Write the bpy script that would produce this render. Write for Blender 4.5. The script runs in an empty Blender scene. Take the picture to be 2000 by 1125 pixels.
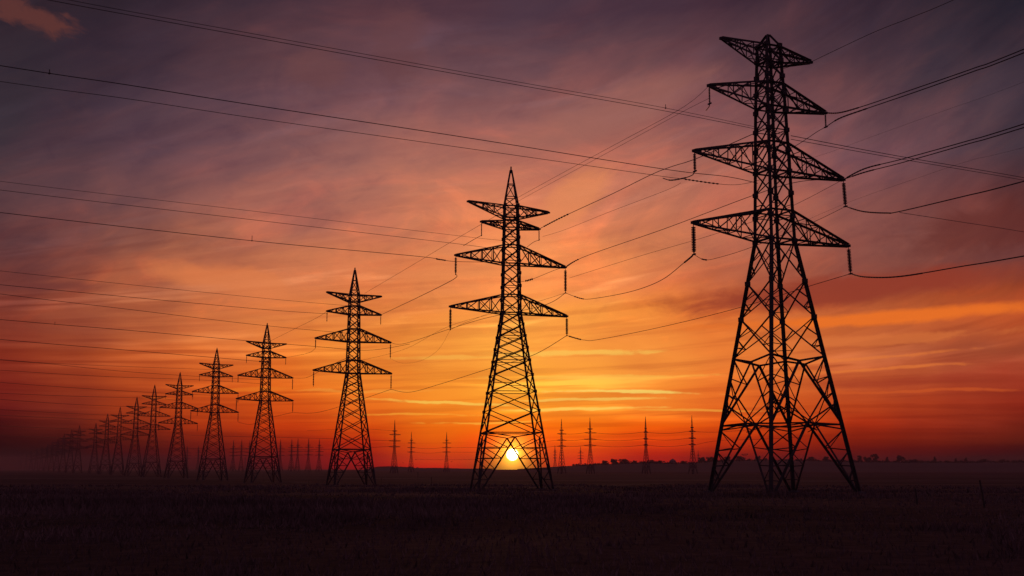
import bpy, math, random
import numpy as np
from mathutils import Vector, Matrix, noise

random.seed(7)
scene = bpy.context.scene
COL = scene.collection
EYE = 1.7                       # camera height above the field it stands in
F = 2364.0                      # focal length in pixels of a 2000 px wide frame
PITCH = math.atan2(352.5, F)    # the camera looks up: horizon low in the frame
HOR = 562.5 + F * math.tan(PITCH)
SUN_AZ, SUN_EL = math.radians(0.02), math.radians(0.64)

# ------------------------------------------------------------------ helpers
def ray(px, py):
    X = (px - 1000.0) / F; Y = (562.5 - py) / F
    c, s = math.cos(PITCH), math.sin(PITCH)
    return Vector((X, c - Y * s, s + Y * c))
def P(px, py, d):               # a point seen at (px,py), d metres ahead
    r = ray(px, py)
    return Vector((r.x * d / r.y, d, EYE + r.z * d / r.y))
def pix(p):
    c, s = math.cos(PITCH), math.sin(PITCH)
    z = p[2] - EYE
    fw = p[1] * c + z * s; up = -p[1] * s + z * c
    return (1000 + F * p[0] / fw, 562.5 - F * up / fw)
DROP = [(0, 1.7), (30, 1.75), (80, 2.05), (133, 2.6), (193, 3.35), (306, 4.2), (418, 4.85), (650, 5.0), (1200, 5.2), (9000, 5.2)]
def ground_z(x, y, bumps=True):
    r = math.hypot(x, y)
    for (a, da), (b, db) in zip(DROP, DROP[1:]):
        if r <= b:
            t = (r - a) / (b - a); z = EYE - (da + (db - da) * t); break
    else:
        z = EYE - 5.2
    if bumps and r < 700:
        k = min(1, r / 12.0) * max(0, 1 - r / 700)
        z += k * (0.16 * noise.noise((x * 0.045, y * 0.03, 3.1)) + 0.09 * noise.noise((x * 0.16, y * 0.11, 7.7)))
    return z

class MB:
    def __init__(self): self.v = []; self.f = []
    def prism(self, ring0, ring1, cap=True):
        n = len(ring0); b = len(self.v)
        self.v += [tuple(p) for p in ring0] + [tuple(p) for p in ring1]
        for i in range(n):
            j = (i + 1) % n
            self.f.append((b + i, b + j, b + n + j, b + n + i))
        if cap:
            self.f.append(tuple(b + i for i in reversed(range(n)))); self.f.append(tuple(b + n + i for i in range(n)))
    def bar(self, a, b, w, angle=False, spin=0.0):
        a = Vector(a); b = Vector(b); d = b - a
        if d.length < 1e-4: return
        d.normalize()
        u = d.cross(Vector((0, 0, 1)))
        if u.length < 1e-3: u = Vector((1, 0, 0))
        u.normalize(); v = d.cross(u)
        if spin:
            u, v = u * math.cos(spin) + v * math.sin(spin), v * math.cos(spin) - u * math.sin(spin)
        if angle:               # an L-section, as rolled steel angle is
            t = w * 0.22; h = w / 2
            pr = [(-h, -h), (h, -h), (h, -h + t), (-h + t, -h + t), (-h + t, h), (-h, h)]
        else:
            h = w / 2; pr = [(-h, -h), (h, -h), (h, h), (-h, h)]
        self.prism([a + u * p + v * q for p, q in pr], [b + u * p + v * q for p, q in pr])
    def lathe(self, a, axis, prof, n=10):
        a = Vector(a); axis = Vector(axis).normalized()
        u = axis.cross(Vector((0.3, 1, 0.2))).normalized(); v = axis.cross(u)
        b = len(self.v)
        for h, r in prof:
            for k in range(n):
                t = 2 * math.pi * k / n
                self.v.append(tuple(a + axis * h + (u * math.cos(t) + v * math.sin(t)) * r))
        for i in range(len(prof) - 1):
            for k in range(n):
                j = (k + 1) % n
                self.f.append((b + i * n + k, b + i * n + j, b + (i + 1) * n + j, b + (i + 1) * n + k))
        self.f.append(tuple(b + k for k in reversed(range(n)))); self.f.append(tuple(b + (len(prof) - 1) * n + k for k in range(n)))
    def tube(self, pts, r, n=6):
        rings = []
        for i, p in enumerate(pts):
            p = Vector(p); q = Vector(pts[min(i + 1, len(pts) - 1)]); o = Vector(pts[max(i - 1, 0)])
            d = (q - o).normalized(); u = d.cross(Vector((0, 0, 1))).normalized(); v = d.cross(u)
            rr = r[i] if isinstance(r, (list, tuple)) else r
            rings.append([p + (u * math.cos(2 * math.pi * k / n) + v * math.sin(2 * math.pi * k / n)) * rr for k in range(n)])
        b = len(self.v)
        for R in rings: self.v += [tuple(p) for p in R]
        for i in range(len(rings) - 1):
            for k in range(n):
                j = (k + 1) % n
                self.f.append((b + i * n + k, b + i * n + j, b + (i + 1) * n + j, b + (i + 1) * n + k))
        self.f.append(tuple(b + k for k in reversed(range(n)))); e = b + (len(rings) - 1) * n
        self.f.append(tuple(e + k for k in range(n)))
    def mesh(self, name, m):
        me = bpy.data.meshes.new(name); me.from_pydata(self.v, [], self.f); me.materials.append(m); me.update()
        return me
    def build(self, name, m, parent=None, smooth=False):
        me = self.mesh(name, m)
        if smooth: me.polygons.foreach_set('use_smooth', [True] * len(me.polygons))
        o = bpy.data.objects.new(name, me); COL.objects.link(o)
        if parent: o.parent = parent
        return o

def tag(o, label=None, cat=None, group=None, kind=None):
    if label: o['label'] = label
    if cat: o['category'] = cat
    if group: o['group'] = group
    if kind: o['kind'] = kind
    return o
def empty(name, loc, rz=0.0):
    o = bpy.data.objects.new(name, None); COL.objects.link(o); o.location = loc; o.rotation_euler = (0, 0, rz)
    o.empty_display_size = 1.0
    return o
def copy_tree(o, parent=None):
    c = o.copy(); COL.objects.link(c); c.parent = parent
    for ch in list(o.children): copy_tree(ch, c)
    return c

# ------------------------------------------------------------------ materials
def mat(name, col, rough=0.7, metal=0.0, var=0.25, scale=3.0, col2=None):
    m = bpy.data.materials.new(name); m.use_nodes = True
    nt = m.node_tree; b = nt.nodes['Principled BSDF']
    b.inputs['Roughness'].default_value = rough; b.inputs['Metallic'].default_value = metal
    tc = nt.nodes.new('ShaderNodeTexCoord'); n = nt.nodes.new('ShaderNodeTexNoise')
    n.inputs['Scale'].default_value = scale; n.inputs['Detail'].default_value = 5
    nt.links.new(tc.outputs['Object'], n.inputs['Vector'])
    r = nt.nodes.new('ShaderNodeValToRGB')
    c2 = col2 or tuple(c * (1 - var) for c in col)
    r.color_ramp.elements[0].position = 0.35; r.color_ramp.elements[0].color = (*c2, 1)
    r.color_ramp.elements[1].position = 0.65; r.color_ramp.elements[1].color = (*col, 1)
    nt.links.new(n.outputs['Fac'], r.inputs['Fac']); nt.links.new(r.outputs['Color'], b.inputs['Base Color'])
    return m
STEEL = mat('weathered_steel', (0.055, 0.052, 0.05), 0.75, 0.1, 0.4, 0.8)
WIRE = mat('conductor', (0.06, 0.058, 0.055), 0.6, 0.4, 0.2, 0.3)
GLASS = mat('insulator_glaze', (0.07, 0.045, 0.035), 0.35, 0.0, 0.3, 5)
CONC = mat('concrete', (0.09, 0.085, 0.08), 0.9, 0, 0.3, 2)
WOOD = mat('old_wood', (0.09, 0.07, 0.055), 0.9, 0, 0.4, 6)
LEAF = mat('leaves', (0.045, 0.06, 0.03), 0.9, 0, 0.4, 0.3)
BARK = mat('bark', (0.06, 0.045, 0.035), 0.95, 0, 0.3, 2)
GRASS = mat('dry_grass', (0.22, 0.15, 0.125), 0.9, 0, 0.6, 0.07)
STONE = mat('dark_stone', (0.2, 0.18, 0.17), 0.9, 0, 0.3, 0.5)

def ground_mat():
    m = bpy.data.materials.new('field_soil'); m.use_nodes = True
    nt = m.node_tree; N = nt.nodes.new; L = nt.links.new
    b = nt.nodes['Principled BSDF']; b.inputs['Roughness'].default_value = 0.95
    b.inputs['Specular IOR Level'].default_value = 0.1
    tc = N('ShaderNodeTexCoord')
    def nz(sx, sy, sc, det, w):
        mp = N('ShaderNodeMapping'); mp.inputs['Scale'].default_value = (sx, sy, 1); mp.inputs['Location'].default_value = (w, w * 2, 0)
        mp.inputs['Rotation'].default_value = (0, 0, 0.25)
        L(tc.outputs['Object'], mp.inputs['Vector'])
        n = N('ShaderNodeTexNoise'); n.inputs['Scale'].default_value = sc; n.inputs['Detail'].default_value = det; n.inputs['Roughness'].default_value = 0.62
        L(mp.outputs['Vector'], n.inputs['Vector']); return n
    a = nz(0.35, 1.0, 0.045, 6, 5); c = nz(1, 1, 1.4, 8, 9); e = nz(0.2, 1, 0.011, 4, 2)
    r1 = N('ShaderNodeValToRGB'); r1.color_ramp.elements[0].position = 0.38; r1.color_ramp.elements[1].position = 0.64
    r1.color_ramp.elements[0].color = (0.05, 0.036, 0.038, 1); r1.color_ramp.elements[1].color = (0.17, 0.12, 0.112, 1)
    L(a.outputs['Fac'], r1.inputs['Fac'])
    r2 = N('ShaderNodeValToRGB'); r2.color_ramp.elements[0].position = 0.3; r2.color_ramp.elements[1].position = 0.75
    r2.color_ramp.elements[0].color = (0.35, 0.33, 0.3, 1); r2.color_ramp.elements[1].color = (1.25, 1.2, 1.1, 1)
    L(c.outputs['Fac'], r2.inputs['Fac'])
    r3 = N('ShaderNodeValToRGB'); r3.color_ramp.elements[0].position = 0.42; r3.color_ramp.elements[1].position = 0.58
    r3.color_ramp.elements[0].color = (0.6, 0.58, 0.55, 1); r3.color_ramp.elements[1].color = (1.2, 1.15, 1.05, 1)
    L(e.outputs['Fac'], r3.inputs['Fac'])
    m1 = N('ShaderNodeMix'); m1.data_type = 'RGBA'; m1.blend_type = 'MULTIPLY'; m1.inputs[0].default_value = 1
    L(r1.outputs['Color'], m1.inputs[6]); L(r2.outputs['Color'], m1.inputs[7])
    m2 = N('ShaderNodeMix'); m2.data_type = 'RGBA'; m2.blend_type = 'MULTIPLY'; m2.inputs[0].default_value = 1
    L(m1.outputs[2], m2.inputs[6]); L(r3.outputs['Color'], m2.inputs[7])
    L(m2.outputs[2], b.inputs['Base Color'])
    bp = N('ShaderNodeBump'); bp.inputs['Strength'].default_value = 0.6; bp.inputs['Distance'].default_value = 0.25
    L(c.outputs['Fac'], bp.inputs['Height']); L(bp.outputs['Normal'], b.inputs['Normal'])
    return m

# ------------------------------------------------------------------ sky
GX = [0, 150, 350, 550, 750, 1000, 1200, 1400, 1650, 1850, 2000]
GY = [0, 100, 200, 300, 400, 500, 560, 620, 680, 740, 790, 835, 865, 890, 915]
GRID = '''
46,34,42 45,34,42 54,40,50 68,48,58 82,52,60 74,52,64 72,50,62 70,46,56 64,44,54 48,38,48 40,34,44
54,42,50 54,40,50 68,50,60 95,62,66 98,66,72 96,68,76 96,68,74 96,64,70 78,54,62 62,48,58 54,42,52
56,46,54 64,48,58 80,58,68 102,70,78 120,78,82 134,88,86 144,92,86 120,78,82 112,72,74 80,60,68 62,50,60
66,52,60 78,56,64 100,68,76 126,84,84 152,100,92 168,104,92 178,108,90 160,98,86 112,76,82 96,66,72 72,54,62
86,58,62 100,66,68 140,88,80 160,98,86 184,112,90 212,128,90 198,120,90 180,106,84 140,84,76 120,66,60 84,40,36
98,56,56 120,68,60 170,96,70 205,120,80 215,125,80 240,146,84 226,132,80 190,108,80 150,85,72 128,74,66 110,62,60
118,60,50 150,78,58 190,105,68 210,120,75 228,128,72 246,150,80 232,132,75 200,105,65 150,75,58 118,55,45 100,46,42
130,58,44 155,76,52 205,110,60 225,125,60 240,140,60 252,164,70 250,152,60 228,114,46 200,100,48 205,95,42 200,85,38
140,54,34 160,70,40 205,100,46 225,115,48 238,138,55 253,164,64 250,154,66 234,128,56 205,108,58 175,88,54 165,80,50
130,42,28 158,62,32 205,88,34 228,108,34 245,140,45 254,166,54 250,154,58 238,126,50 200,95,50 165,72,45 160,60,38
105,30,24 130,45,28 190,72,26 215,88,26 240,120,34 255,160,44 250,144,46 236,110,36 195,78,34 165,58,32 145,45,28
70,20,20 90,28,22 150,46,20 190,58,18 225,85,18 255,135,24 245,102,18 220,80,20 170,48,20 130,38,24 112,32,22
48,16,18 62,20,20 105,30,20 140,34,18 190,48,16 255,120,10 235,72,8 185,50,14 125,30,16 100,28,20 85,26,20
40,14,18 48,16,18 75,22,18 100,24,18 160,32,18 250,90,5 195,40,10 125,28,14 85,22,18 65,20,18 52,18,18
38,14,18 42,15,18 60,18,18 80,20,18 140,26,18 235,50,5 160,30,12 85,22,16 60,18,18 52,18,18 45,16,18
'''
def lin(c):
    c = np.asarray(c, float) / 255.0
    return np.where(c <= 0.04045, c / 12.92, ((c + 0.055) / 1.055) ** 2.4)
G = np.array([[[int(k) for k in w.split(',')] for w in row.split()] for row in GRID.strip().splitlines()], float)
G[:5, :, 2] += 1.0
G = lin(G)
AZ = [-23.5, -20.5, -17.5, -14, -10.5, -7, -3.5, 0, 3, 6.5, 10, 13, 16, 18.5, 21, 23.5]
EL = [0.0, 0.35, 0.7, 1.2, 1.9, 2.7, 3.7, 4.8, 6.0, 7.4, 8.8, 10.2, 12, 14.2, 16.5, 19, 21.5]
def at_dir(az, el):
    az, el = math.radians(az), math.radians(el)
    d = Vector((math.sin(az) * math.cos(el), math.cos(az) * math.cos(el), math.sin(el) ))
    px, py = pix((d.x * 1e5, d.y * 1e5, d.z * 1e5 + EYE))
    return px, py
def sample_grid(px, py):
    px = min(max(px, 0), 2000); py = min(max(py, 0), 915)
    i = max(0, min(len(GX) - 2, int(np.searchsorted(GX, px, 'right')) - 1)); j = max(0, min(len(GY) - 2, int(np.searchsorted(GY, py, 'right')) - 1))
    u = (px - GX[i]) / (GX[i + 1] - GX[i]); v = (py - GY[j]) / (GY[j + 1] - GY[j])
    return (G[j, i] * (1 - u) + G[j, i + 1] * u) * (1 - v) + (G[j + 1, i] * (1 - u) + G[j + 1, i + 1] * u) * v
TARGET = np.array([[sample_grid(*at_dir(a, e)) for e in EL] for a in AZ])
SKY = TARGET.copy()
SKY = np.array([0.0005, 0.0005, 0.0005, 0.0005, 0.0005, 0.0005, 0.0005, 0.0005, 0.0005, 0.0152, 0.0006, 0.0005, 0.0534, 0.0039, 0.0041, 0.1269, 0.0085, 0.0068, 0.2077, 0.0177, 0.0099, 0.2527, 0.0301, 0.0134, 0.2354, 0.0377, 0.0203, 0.1925, 0.0418, 0.0286, 0.1335, 0.0395, 0.0367, 0.1044, 0.0395, 0.0436, 0.082, 0.04, 0.0492, 0.0482, 0.0323, 0.0445, 0.0372, 0.0256, 0.0367, 0.0314, 0.0194, 0.0288, 0.0188, 0.0104, 0.0178, 0.0005, 0.0005, 0.0005, 0.0005, 0.0005, 0.0005, 0.0005, 0.0005, 0.0005, 0.0356, 0.0031, 0.0022, 0.1037, 0.0099, 0.005, 0.2063, 0.0219, 0.0099, 0.3136, 0.039, 0.0118, 0.3483, 0.0536, 0.0175, 0.3372, 0.0638, 0.0265, 0.3085, 0.0717, 0.038, 0.2294, 0.063, 0.0432, 0.1607, 0.0549, 0.0494, 0.1165, 0.0514, 0.0587, 0.0716, 0.038, 0.052, 0.0468, 0.0277, 0.0422, 0.0325, 0.0192, 0.0307, 0.0199, 0.0128, 0.0195, 0.0005, 0.0005, 0.0005, 0.0067, 0.0005, 0.0005, 0.0471, 0.0005, 0.0005, 0.1052, 0.0081, 0.0026, 0.237, 0.0203, 0.0049, 0.3786, 0.0433, 0.0085, 0.4951, 0.0708, 0.0133, 0.5233, 0.0918, 0.0201, 0.5106, 0.1109, 0.0317, 0.4805, 0.1218, 0.0463, 0.3859, 0.1065, 0.0539, 0.2909, 0.0903, 0.0607, 0.2073, 0.0804, 0.0745, 0.1054, 0.0504, 0.0664, 0.0681, 0.0376, 0.0544, 0.0473, 0.0266, 0.0406, 0.0268, 0.0158, 0.0261, 0.0275, 0.0005, 0.0005, 0.0721, 0.0005, 0.0005, 0.1161, 0.0034, 0.0005, 0.1954, 0.0115, 0.0027, 0.4445, 0.0356, 0.0037, 0.5975, 0.0725, 0.0078, 0.6951, 0.1094, 0.0133, 0.7053, 0.1353, 0.022, 0.6942, 0.1605, 0.035, 0.6497, 0.1744, 0.0531, 0.5499, 0.1566, 0.0649, 0.4521, 0.138, 0.0723, 0.3043, 0.1095, 0.0892, 0.1723, 0.0732, 0.0825, 0.1048, 0.052, 0.0692, 0.0812, 0.0387, 0.0511, 0.0399, 0.0224, 0.0358, 0.0818, 0.0005, 0.0005, 0.1646, 0.0005, 0.0005, 0.1982, 0.0043, 0.0005, 0.3501, 0.0164, 0.001, 0.6327, 0.0483, 0.0025, 0.7366, 0.096, 0.0075, 0.823, 0.1469, 0.0129, 0.8268, 0.1768, 0.023, 0.8052, 0.1981, 0.0361, 0.763, 0.2132, 0.0536, 0.6648, 0.1951, 0.0748, 0.5996, 0.1868, 0.0848, 0.3978, 0.1344, 0.0967, 0.2469, 0.0994, 0.095, 0.155, 0.0692, 0.0825, 0.1194, 0.0507, 0.0602, 0.0589, 0.0293, 0.044, 0.3439, 0.0005, 0.0005, 0.4856, 0.0039, 0.0005, 0.4644, 0.0101, 0.0005, 0.5955, 0.0258, 0.0005, 0.8229, 0.0865, 0.0024, 0.9091, 0.1674, 0.0119, 0.9482, 0.2339, 0.0208, 0.9263, 0.2563, 0.0302, 0.8803, 0.2517, 0.0389, 0.8683, 0.2532, 0.0506, 0.7636, 0.2141, 0.0693, 0.6614, 0.2025, 0.0848, 0.4998, 0.1638, 0.1011, 0.3363, 0.1309, 0.108, 0.2094, 0.0855, 0.0921, 0.1309, 0.0569, 0.0695, 0.0843, 0.0351, 0.0477, 0.8889, 0.0046, 0.0005, 1.0337, 0.0481, 0.0005, 0.9184, 0.0669, 0.0005, 0.8818, 0.1119, 0.0005, 0.9681, 0.1665, 0.0035, 0.9892, 0.2539, 0.0159, 1.0055, 0.3132, 0.027, 0.9832, 0.3262, 0.0373, 0.9507, 0.3173, 0.0473, 0.9376, 0.3086, 0.0574, 0.8565, 0.2586, 0.0757, 0.7723, 0.2432, 0.0874, 0.6094, 0.1996, 0.1033, 0.405, 0.1471, 0.1102, 0.2498, 0.0987, 0.0967, 0.1384, 0.0624, 0.0751, 0.0821, 0.0367, 0.0524, 0.0276, 0.0005, 0.0005, 0.3324, 0.0005, 0.0005, 0.7469, 0.0005, 0.0005, 1.0, 0.0005, 0.0005, 1.0, 0.1436, 0.0005, 1.0, 0.3305, 0.0202, 1.0155, 0.3877, 0.033, 1.0273, 0.3983, 0.0446, 1.0216, 0.3864, 0.0556, 1.0016, 0.3723, 0.0673, 0.9471, 0.3116, 0.0846, 0.8866, 0.2928, 0.0918, 0.7215, 0.2361, 0.1043, 0.4687, 0.1603, 0.1101, 0.2896, 0.111, 0.1014, 0.1455, 0.0675, 0.0806, 0.0738, 0.0372, 0.0559, 0.9138, 0.003, 0.0005, 1.1797, 0.0429, 0.0005, 1.0588, 0.0663, 0.0005, 1.1141, 0.1298, 0.0005, 1.0624, 0.1836, 0.0026, 1.038, 0.2961, 0.0214, 1.0313, 0.3543, 0.0363, 1.0217, 0.3625, 0.0474, 1.0165, 0.357, 0.0555, 0.9789, 0.3336, 0.0572, 0.8724, 0.2633, 0.0785, 0.8156, 0.2559, 0.0864, 0.655, 0.2134, 0.1039, 0.4756, 0.1601, 0.1076, 0.3162, 0.1177, 0.101, 0.1488, 0.0683, 0.078, 0.0723, 0.0357, 0.0538, 0.4064, 0.0023, 0.0005, 0.6576, 0.0094, 0.0005, 0.6985, 0.0203, 0.0005, 0.9476, 0.0637, 0.0005, 0.9939, 0.1252, 0.0016, 1.0133, 0.233, 0.0199, 0.9959, 0.29, 0.0343, 0.9777, 0.3031, 0.0452, 0.9556, 0.2957, 0.0488, 0.902, 0.2632, 0.0442, 0.7422, 0.2045, 0.0702, 0.6854, 0.2071, 0.0846, 0.5686, 0.1833, 0.0998, 0.4532, 0.1519, 0.1036, 0.3003, 0.1102, 0.097, 0.1416, 0.0638, 0.0732, 0.0673, 0.032, 0.0488, 0.0693, 0.0005, 0.0005, 0.222, 0.0005, 0.0005, 0.3284, 0.0105, 0.0005, 0.6186, 0.0349, 0.0005, 0.8291, 0.0873, 0.0034, 0.8913, 0.1453, 0.0135, 0.9113, 0.2014, 0.0277, 0.8849, 0.2223, 0.0371, 0.8432, 0.21, 0.0369, 0.743, 0.1627, 0.0342, 0.568, 0.1443, 0.0614, 0.5129, 0.1514, 0.0842, 0.468, 0.1459, 0.0911, 0.3736, 0.1279, 0.096, 0.2191, 0.0849, 0.0894, 0.1263, 0.0544, 0.0667, 0.061, 0.0269, 0.0414, 0.0338, 0.0005, 0.0005, 0.1366, 0.0005, 0.0005, 0.2237, 0.0067, 0.0005, 0.3805, 0.0189, 0.0005, 0.6397, 0.0589, 0.0044, 0.7238, 0.1072, 0.0136, 0.7493, 0.15, 0.027, 0.7467, 0.1784, 0.0379, 0.7301, 0.1785, 0.0378, 0.6106, 0.1357, 0.0347, 0.4229, 0.1073, 0.0555, 0.3998, 0.1197, 0.0754, 0.364, 0.117, 0.0828, 0.2673, 0.0994, 0.0921, 0.1865, 0.0745, 0.0811, 0.0994, 0.0452, 0.0577, 0.0496, 0.0235, 0.0375, 0.0022, 0.0005, 0.0005, 0.0605, 0.0005, 0.0005, 0.1205, 0.0021, 0.0005, 0.2353, 0.0115, 0.0007, 0.4344, 0.0283, 0.0044, 0.5648, 0.0713, 0.0132, 0.5907, 0.1052, 0.0278, 0.6066, 0.1343, 0.0386, 0.6221, 0.1458, 0.0371, 0.4818, 0.1048, 0.0338, 0.2979, 0.0754, 0.0501, 0.2953, 0.0905, 0.0674, 0.2631, 0.0879, 0.0738, 0.1606, 0.072, 0.0873, 0.1661, 0.0669, 0.0728, 0.0732, 0.0359, 0.0491, 0.0447, 0.022, 0.0357, 0.0005, 0.0005, 0.0005, 0.0269, 0.0005, 0.0005, 0.0857, 0.0016, 0.0005, 0.1819, 0.0108, 0.0018, 0.3196, 0.0238, 0.0063, 0.4561, 0.0511, 0.0125, 0.4678, 0.0772, 0.0249, 0.493, 0.1069, 0.0361, 0.5739, 0.1243, 0.0329, 0.4383, 0.0874, 0.0283, 0.2351, 0.0626, 0.0449, 0.2424, 0.0753, 0.0593, 0.2114, 0.0676, 0.0591, 0.1333, 0.0612, 0.0751, 0.1131, 0.0526, 0.064, 0.0555, 0.03, 0.0439, 0.0311, 0.0175, 0.0297, 0.0005, 0.0005, 0.0005, 0.0005, 0.0005, 0.0005, 0.0516, 0.0005, 0.0005, 0.1379, 0.0102, 0.0025, 0.2419, 0.0196, 0.0068, 0.3711, 0.0368, 0.0117, 0.3881, 0.0541, 0.021, 0.4154, 0.0842, 0.0326, 0.5485, 0.106, 0.0281, 0.375, 0.0683, 0.0225, 0.1825, 0.0511, 0.042, 0.1884, 0.0575, 0.0483, 0.1545, 0.0463, 0.0434, 0.1001, 0.0502, 0.0634, 0.069, 0.0403, 0.0554, 0.0403, 0.0257, 0.0393, 0.0187, 0.0135, 0.0239, 0.0005, 0.0005, 0.0005, 0.0005, 0.0005, 0.0005, 0.0222, 0.0005, 0.0005, 0.1005, 0.0091, 0.0024, 0.1596, 0.0123, 0.0049, 0.2798, 0.021, 0.0082, 0.3679, 0.0411, 0.017, 0.3708, 0.0697, 0.0282, 0.5429, 0.091, 0.0232, 0.2801, 0.0465, 0.0199, 0.1458, 0.0419, 0.0399, 0.1253, 0.0349, 0.0327, 0.0788, 0.0231, 0.0247, 0.059, 0.0356, 0.0494, 0.0453, 0.0299, 0.0448, 0.0299, 0.0198, 0.0321, 0.0098, 0.011, 0.0208]).reshape(16, 17, 3)


def world():
    w = bpy.data.worlds.new('World'); scene.world = w; w.use_nodes = True
    nt = w.node_tree; N = nt.nodes.new; L = nt.links.new
    nt.nodes.clear()
    def M(op, a, b=None, c=None, clamp=False):
        n = N('ShaderNodeMath'); n.operation = op; n.use_clamp = clamp
        for i, x in enumerate((a, b, c)):
            if x is None: continue
            if isinstance(x, (int, float)): n.inputs[i].default_value = x
            else: L(x, n.inputs[i])
        return n.outputs[0]
    def MIX(f, a, b, t='MIX', clamp=True):
        n = N('ShaderNodeMix'); n.data_type = 'RGBA'; n.blend_type = t
        for i, x in ((0, f), (6, a), (7, b)):
            if isinstance(x, (int, float)): n.inputs[i].default_value = x
            elif isinstance(x, tuple): n.inputs[i].default_value = (*x, 1) if len(x) == 3 else x
            else: L(x, n.inputs[i])
        return n.outputs[2]
    def RANGE(x, a, b, c=0.0, d=1.0, smooth=True):
        n = N('ShaderNodeMapRange'); n.interpolation_type = 'SMOOTHSTEP' if smooth else 'LINEAR'
        L(x, n.inputs['Value'])
        for k, v in zip(('From Min', 'From Max', 'To Min', 'To Max'), (a, b, c, d)): n.inputs[k].default_value = v
        return n.outputs[0]
    tc = N('ShaderNodeTexCoord'); sp = N('ShaderNodeSeparateXYZ'); L(tc.outputs['Generated'], sp.inputs[0])
    x, y, z = sp.outputs
    az = M('MULTIPLY', M('ARCTAN2', x, y), 180 / math.pi)
    el = M('MULTIPLY', M('ARCSINE', z), 180 / math.pi)
    def CV(a, b, c=0.0):
        n = N('ShaderNodeCombineXYZ')
        for i, v in enumerate((a, b, c)):
            if isinstance(v, (int, float)): n.inputs[i].default_value = v
            else: L(v, n.inputs[i])
        return n.outputs[0]
    def NZ(vec, scale, detail=5, rough=0.55, dist=0.0, lac=2.0):
        n = N('ShaderNodeTexNoise'); L(vec, n.inputs['Vector'])
        n.inputs['Scale'].default_value = scale; n.inputs['Detail'].default_value = detail; n.inputs['Roughness'].default_value = rough
        n.inputs['Distortion'].default_value = dist; n.inputs['Lacunarity'].default_value = lac
        return n
    # streak coordinates: thin and level near the horizon, broad and slanting higher up
    elc = M('MAXIMUM', el, 0.0)
    lift = M('POWER', M('ADD', M('MULTIPLY', elc, 0.06), 0.02), 0.5)          # compresses the low sky
    fan = M('MULTIPLY', M('ABSOLUTE', az), M('ADD', az, 4.0))
    slant = M('MULTIPLY', M('MULTIPLY', fan, 0.00042), RANGE(el, 1, 14))          # streaks rise to the right
    hump = M('MULTIPLY', M('SINE', M('MULTIPLY', az, 0.11)), 0.02)
    sv = M('SUBTRACT', M('SUBTRACT', lift, slant), hump)
    s_big = CV(M('MULTIPLY', az, 0.055), M('MULTIPLY', sv, 5.0), 3.3)
    s_mid = CV(M('MULTIPLY', az, 0.085), M('MULTIPLY', sv, 15.0), 11.0)
    s_fin = CV(M('MULTIPLY', az, 0.11), M('MULTIPLY', sv, 46.0), 5.0)
    n_big = NZ(s_big, 1.0, 6, 0.6, 0.6); n_mid = NZ(s_mid, 1.0, 5, 0.55, 0.5); n_fin = NZ(s_fin, 1.0, 3, 0.5, 0.35)
    wc = N('ShaderNodeSeparateColor'); L(n_big.outputs['Color'], wc.inputs[0])
    amp = RANGE(el, 0.3, 7, 0.12, 1.0)
    azw = M('ADD', az, M('MULTIPLY', M('MULTIPLY', M('SUBTRACT', wc.outputs[0], 0.5), 9.0), amp))
    elw = M('ADD', el, M('MULTIPLY', M('MULTIPLY', M('SUBTRACT', wc.outputs[1], 0.5), 4.2), amp))
    t = M('DIVIDE', elw, 24.0)
    # colour of the sky by elevation at a row of compass bearings
    prev = None
    for i, a in enumerate(AZ):
        r = N('ShaderNodeValToRGB'); cr = r.color_ramp; cr.interpolation = 'LINEAR'
        L(t, r.inputs['Fac'])
        while len(cr.elements) < len(EL): cr.elements.new(0.5)
        for k, e in enumerate(EL):
            cr.elements[k].position = e / 24.0; cr.elements[k].color = (*[float(c) for c in SKY[i, k]], 1)
        if prev is None: prev = r.outputs[0]
        else: prev = MIX(RANGE(azw, AZ[i - 1], a, smooth=True), prev, r.outputs[0])
    col = prev
    # thin bright and dark streaks of cloud
    low = RANGE(el, 0.8, 3.2); mid = RANGE(el, 4, 9)
    lowband = M('MULTIPLY', low, RANGE(el, 7.0, 11.0, 1.0, 0.25))
    cen = M('ADD', 0.6, M('MULTIPLY', RANGE(M('ABSOLUTE', M('SUBTRACT', az, 1.0)), 3, 15, 1.0, 0.0), 0.4))
    hi = M('MULTIPLY', M('MULTIPLY', RANGE(n_mid.outputs['Fac'], 0.5, 0.68), RANGE(n_fin.outputs['Fac'], 0.38, 0.62)), M('MULTIPLY', lowband, cen))
    lo = M('MULTIPLY', RANGE(n_mid.outputs['Fac'], 0.47, 0.3), M('ADD', 0.2, M('MULTIPLY', lowband, 0.35)))
    brt = MIX(1.0, col, (1.45, 1.75, 1.9), 'MULTIPLY'); drk = MIX(1.0, col, (0.78, 0.62, 0.66), 'MULTIPLY')
    col = MIX(M('MULTIPLY', lo, 0.75), col, drk)
    col = MIX(hi, col, brt)
    fine = MIX(1.0, col, (0.86, 0.8, 0.84), 'MULTIPLY')
    col = MIX(M('MULTIPLY', RANGE(n_fin.outputs['Fac'], 0.55, 0.36), M('MULTIPLY', RANGE(el, 0.3, 1.2), RANGE(el, 6, 12, 1.0, 0.3))), col, fine)
    # high wisps
    wu = az; wv = M('SUBTRACT', el, M('MULTIPLY', fan, 0.011))
    n_w = NZ(CV(M('MULTIPLY', wu, 0.13), M('MULTIPLY', wv, 0.26), 1.7), 1.0, 8, 0.6, 1.1)
    wisp = M('MULTIPLY', RANGE(n_w.outputs['Fac'], 0.46, 0.74), RANGE(el, 6, 11))
    wb = MIX(1.0, col, (1.55, 1.25, 1.1), 'MULTIPLY')
    col = MIX(M('MULTIPLY', wisp, 0.6), col, wb)
    wd = MIX(1.0, col, (0.72, 0.78, 0.9), 'MULTIPLY')
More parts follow.
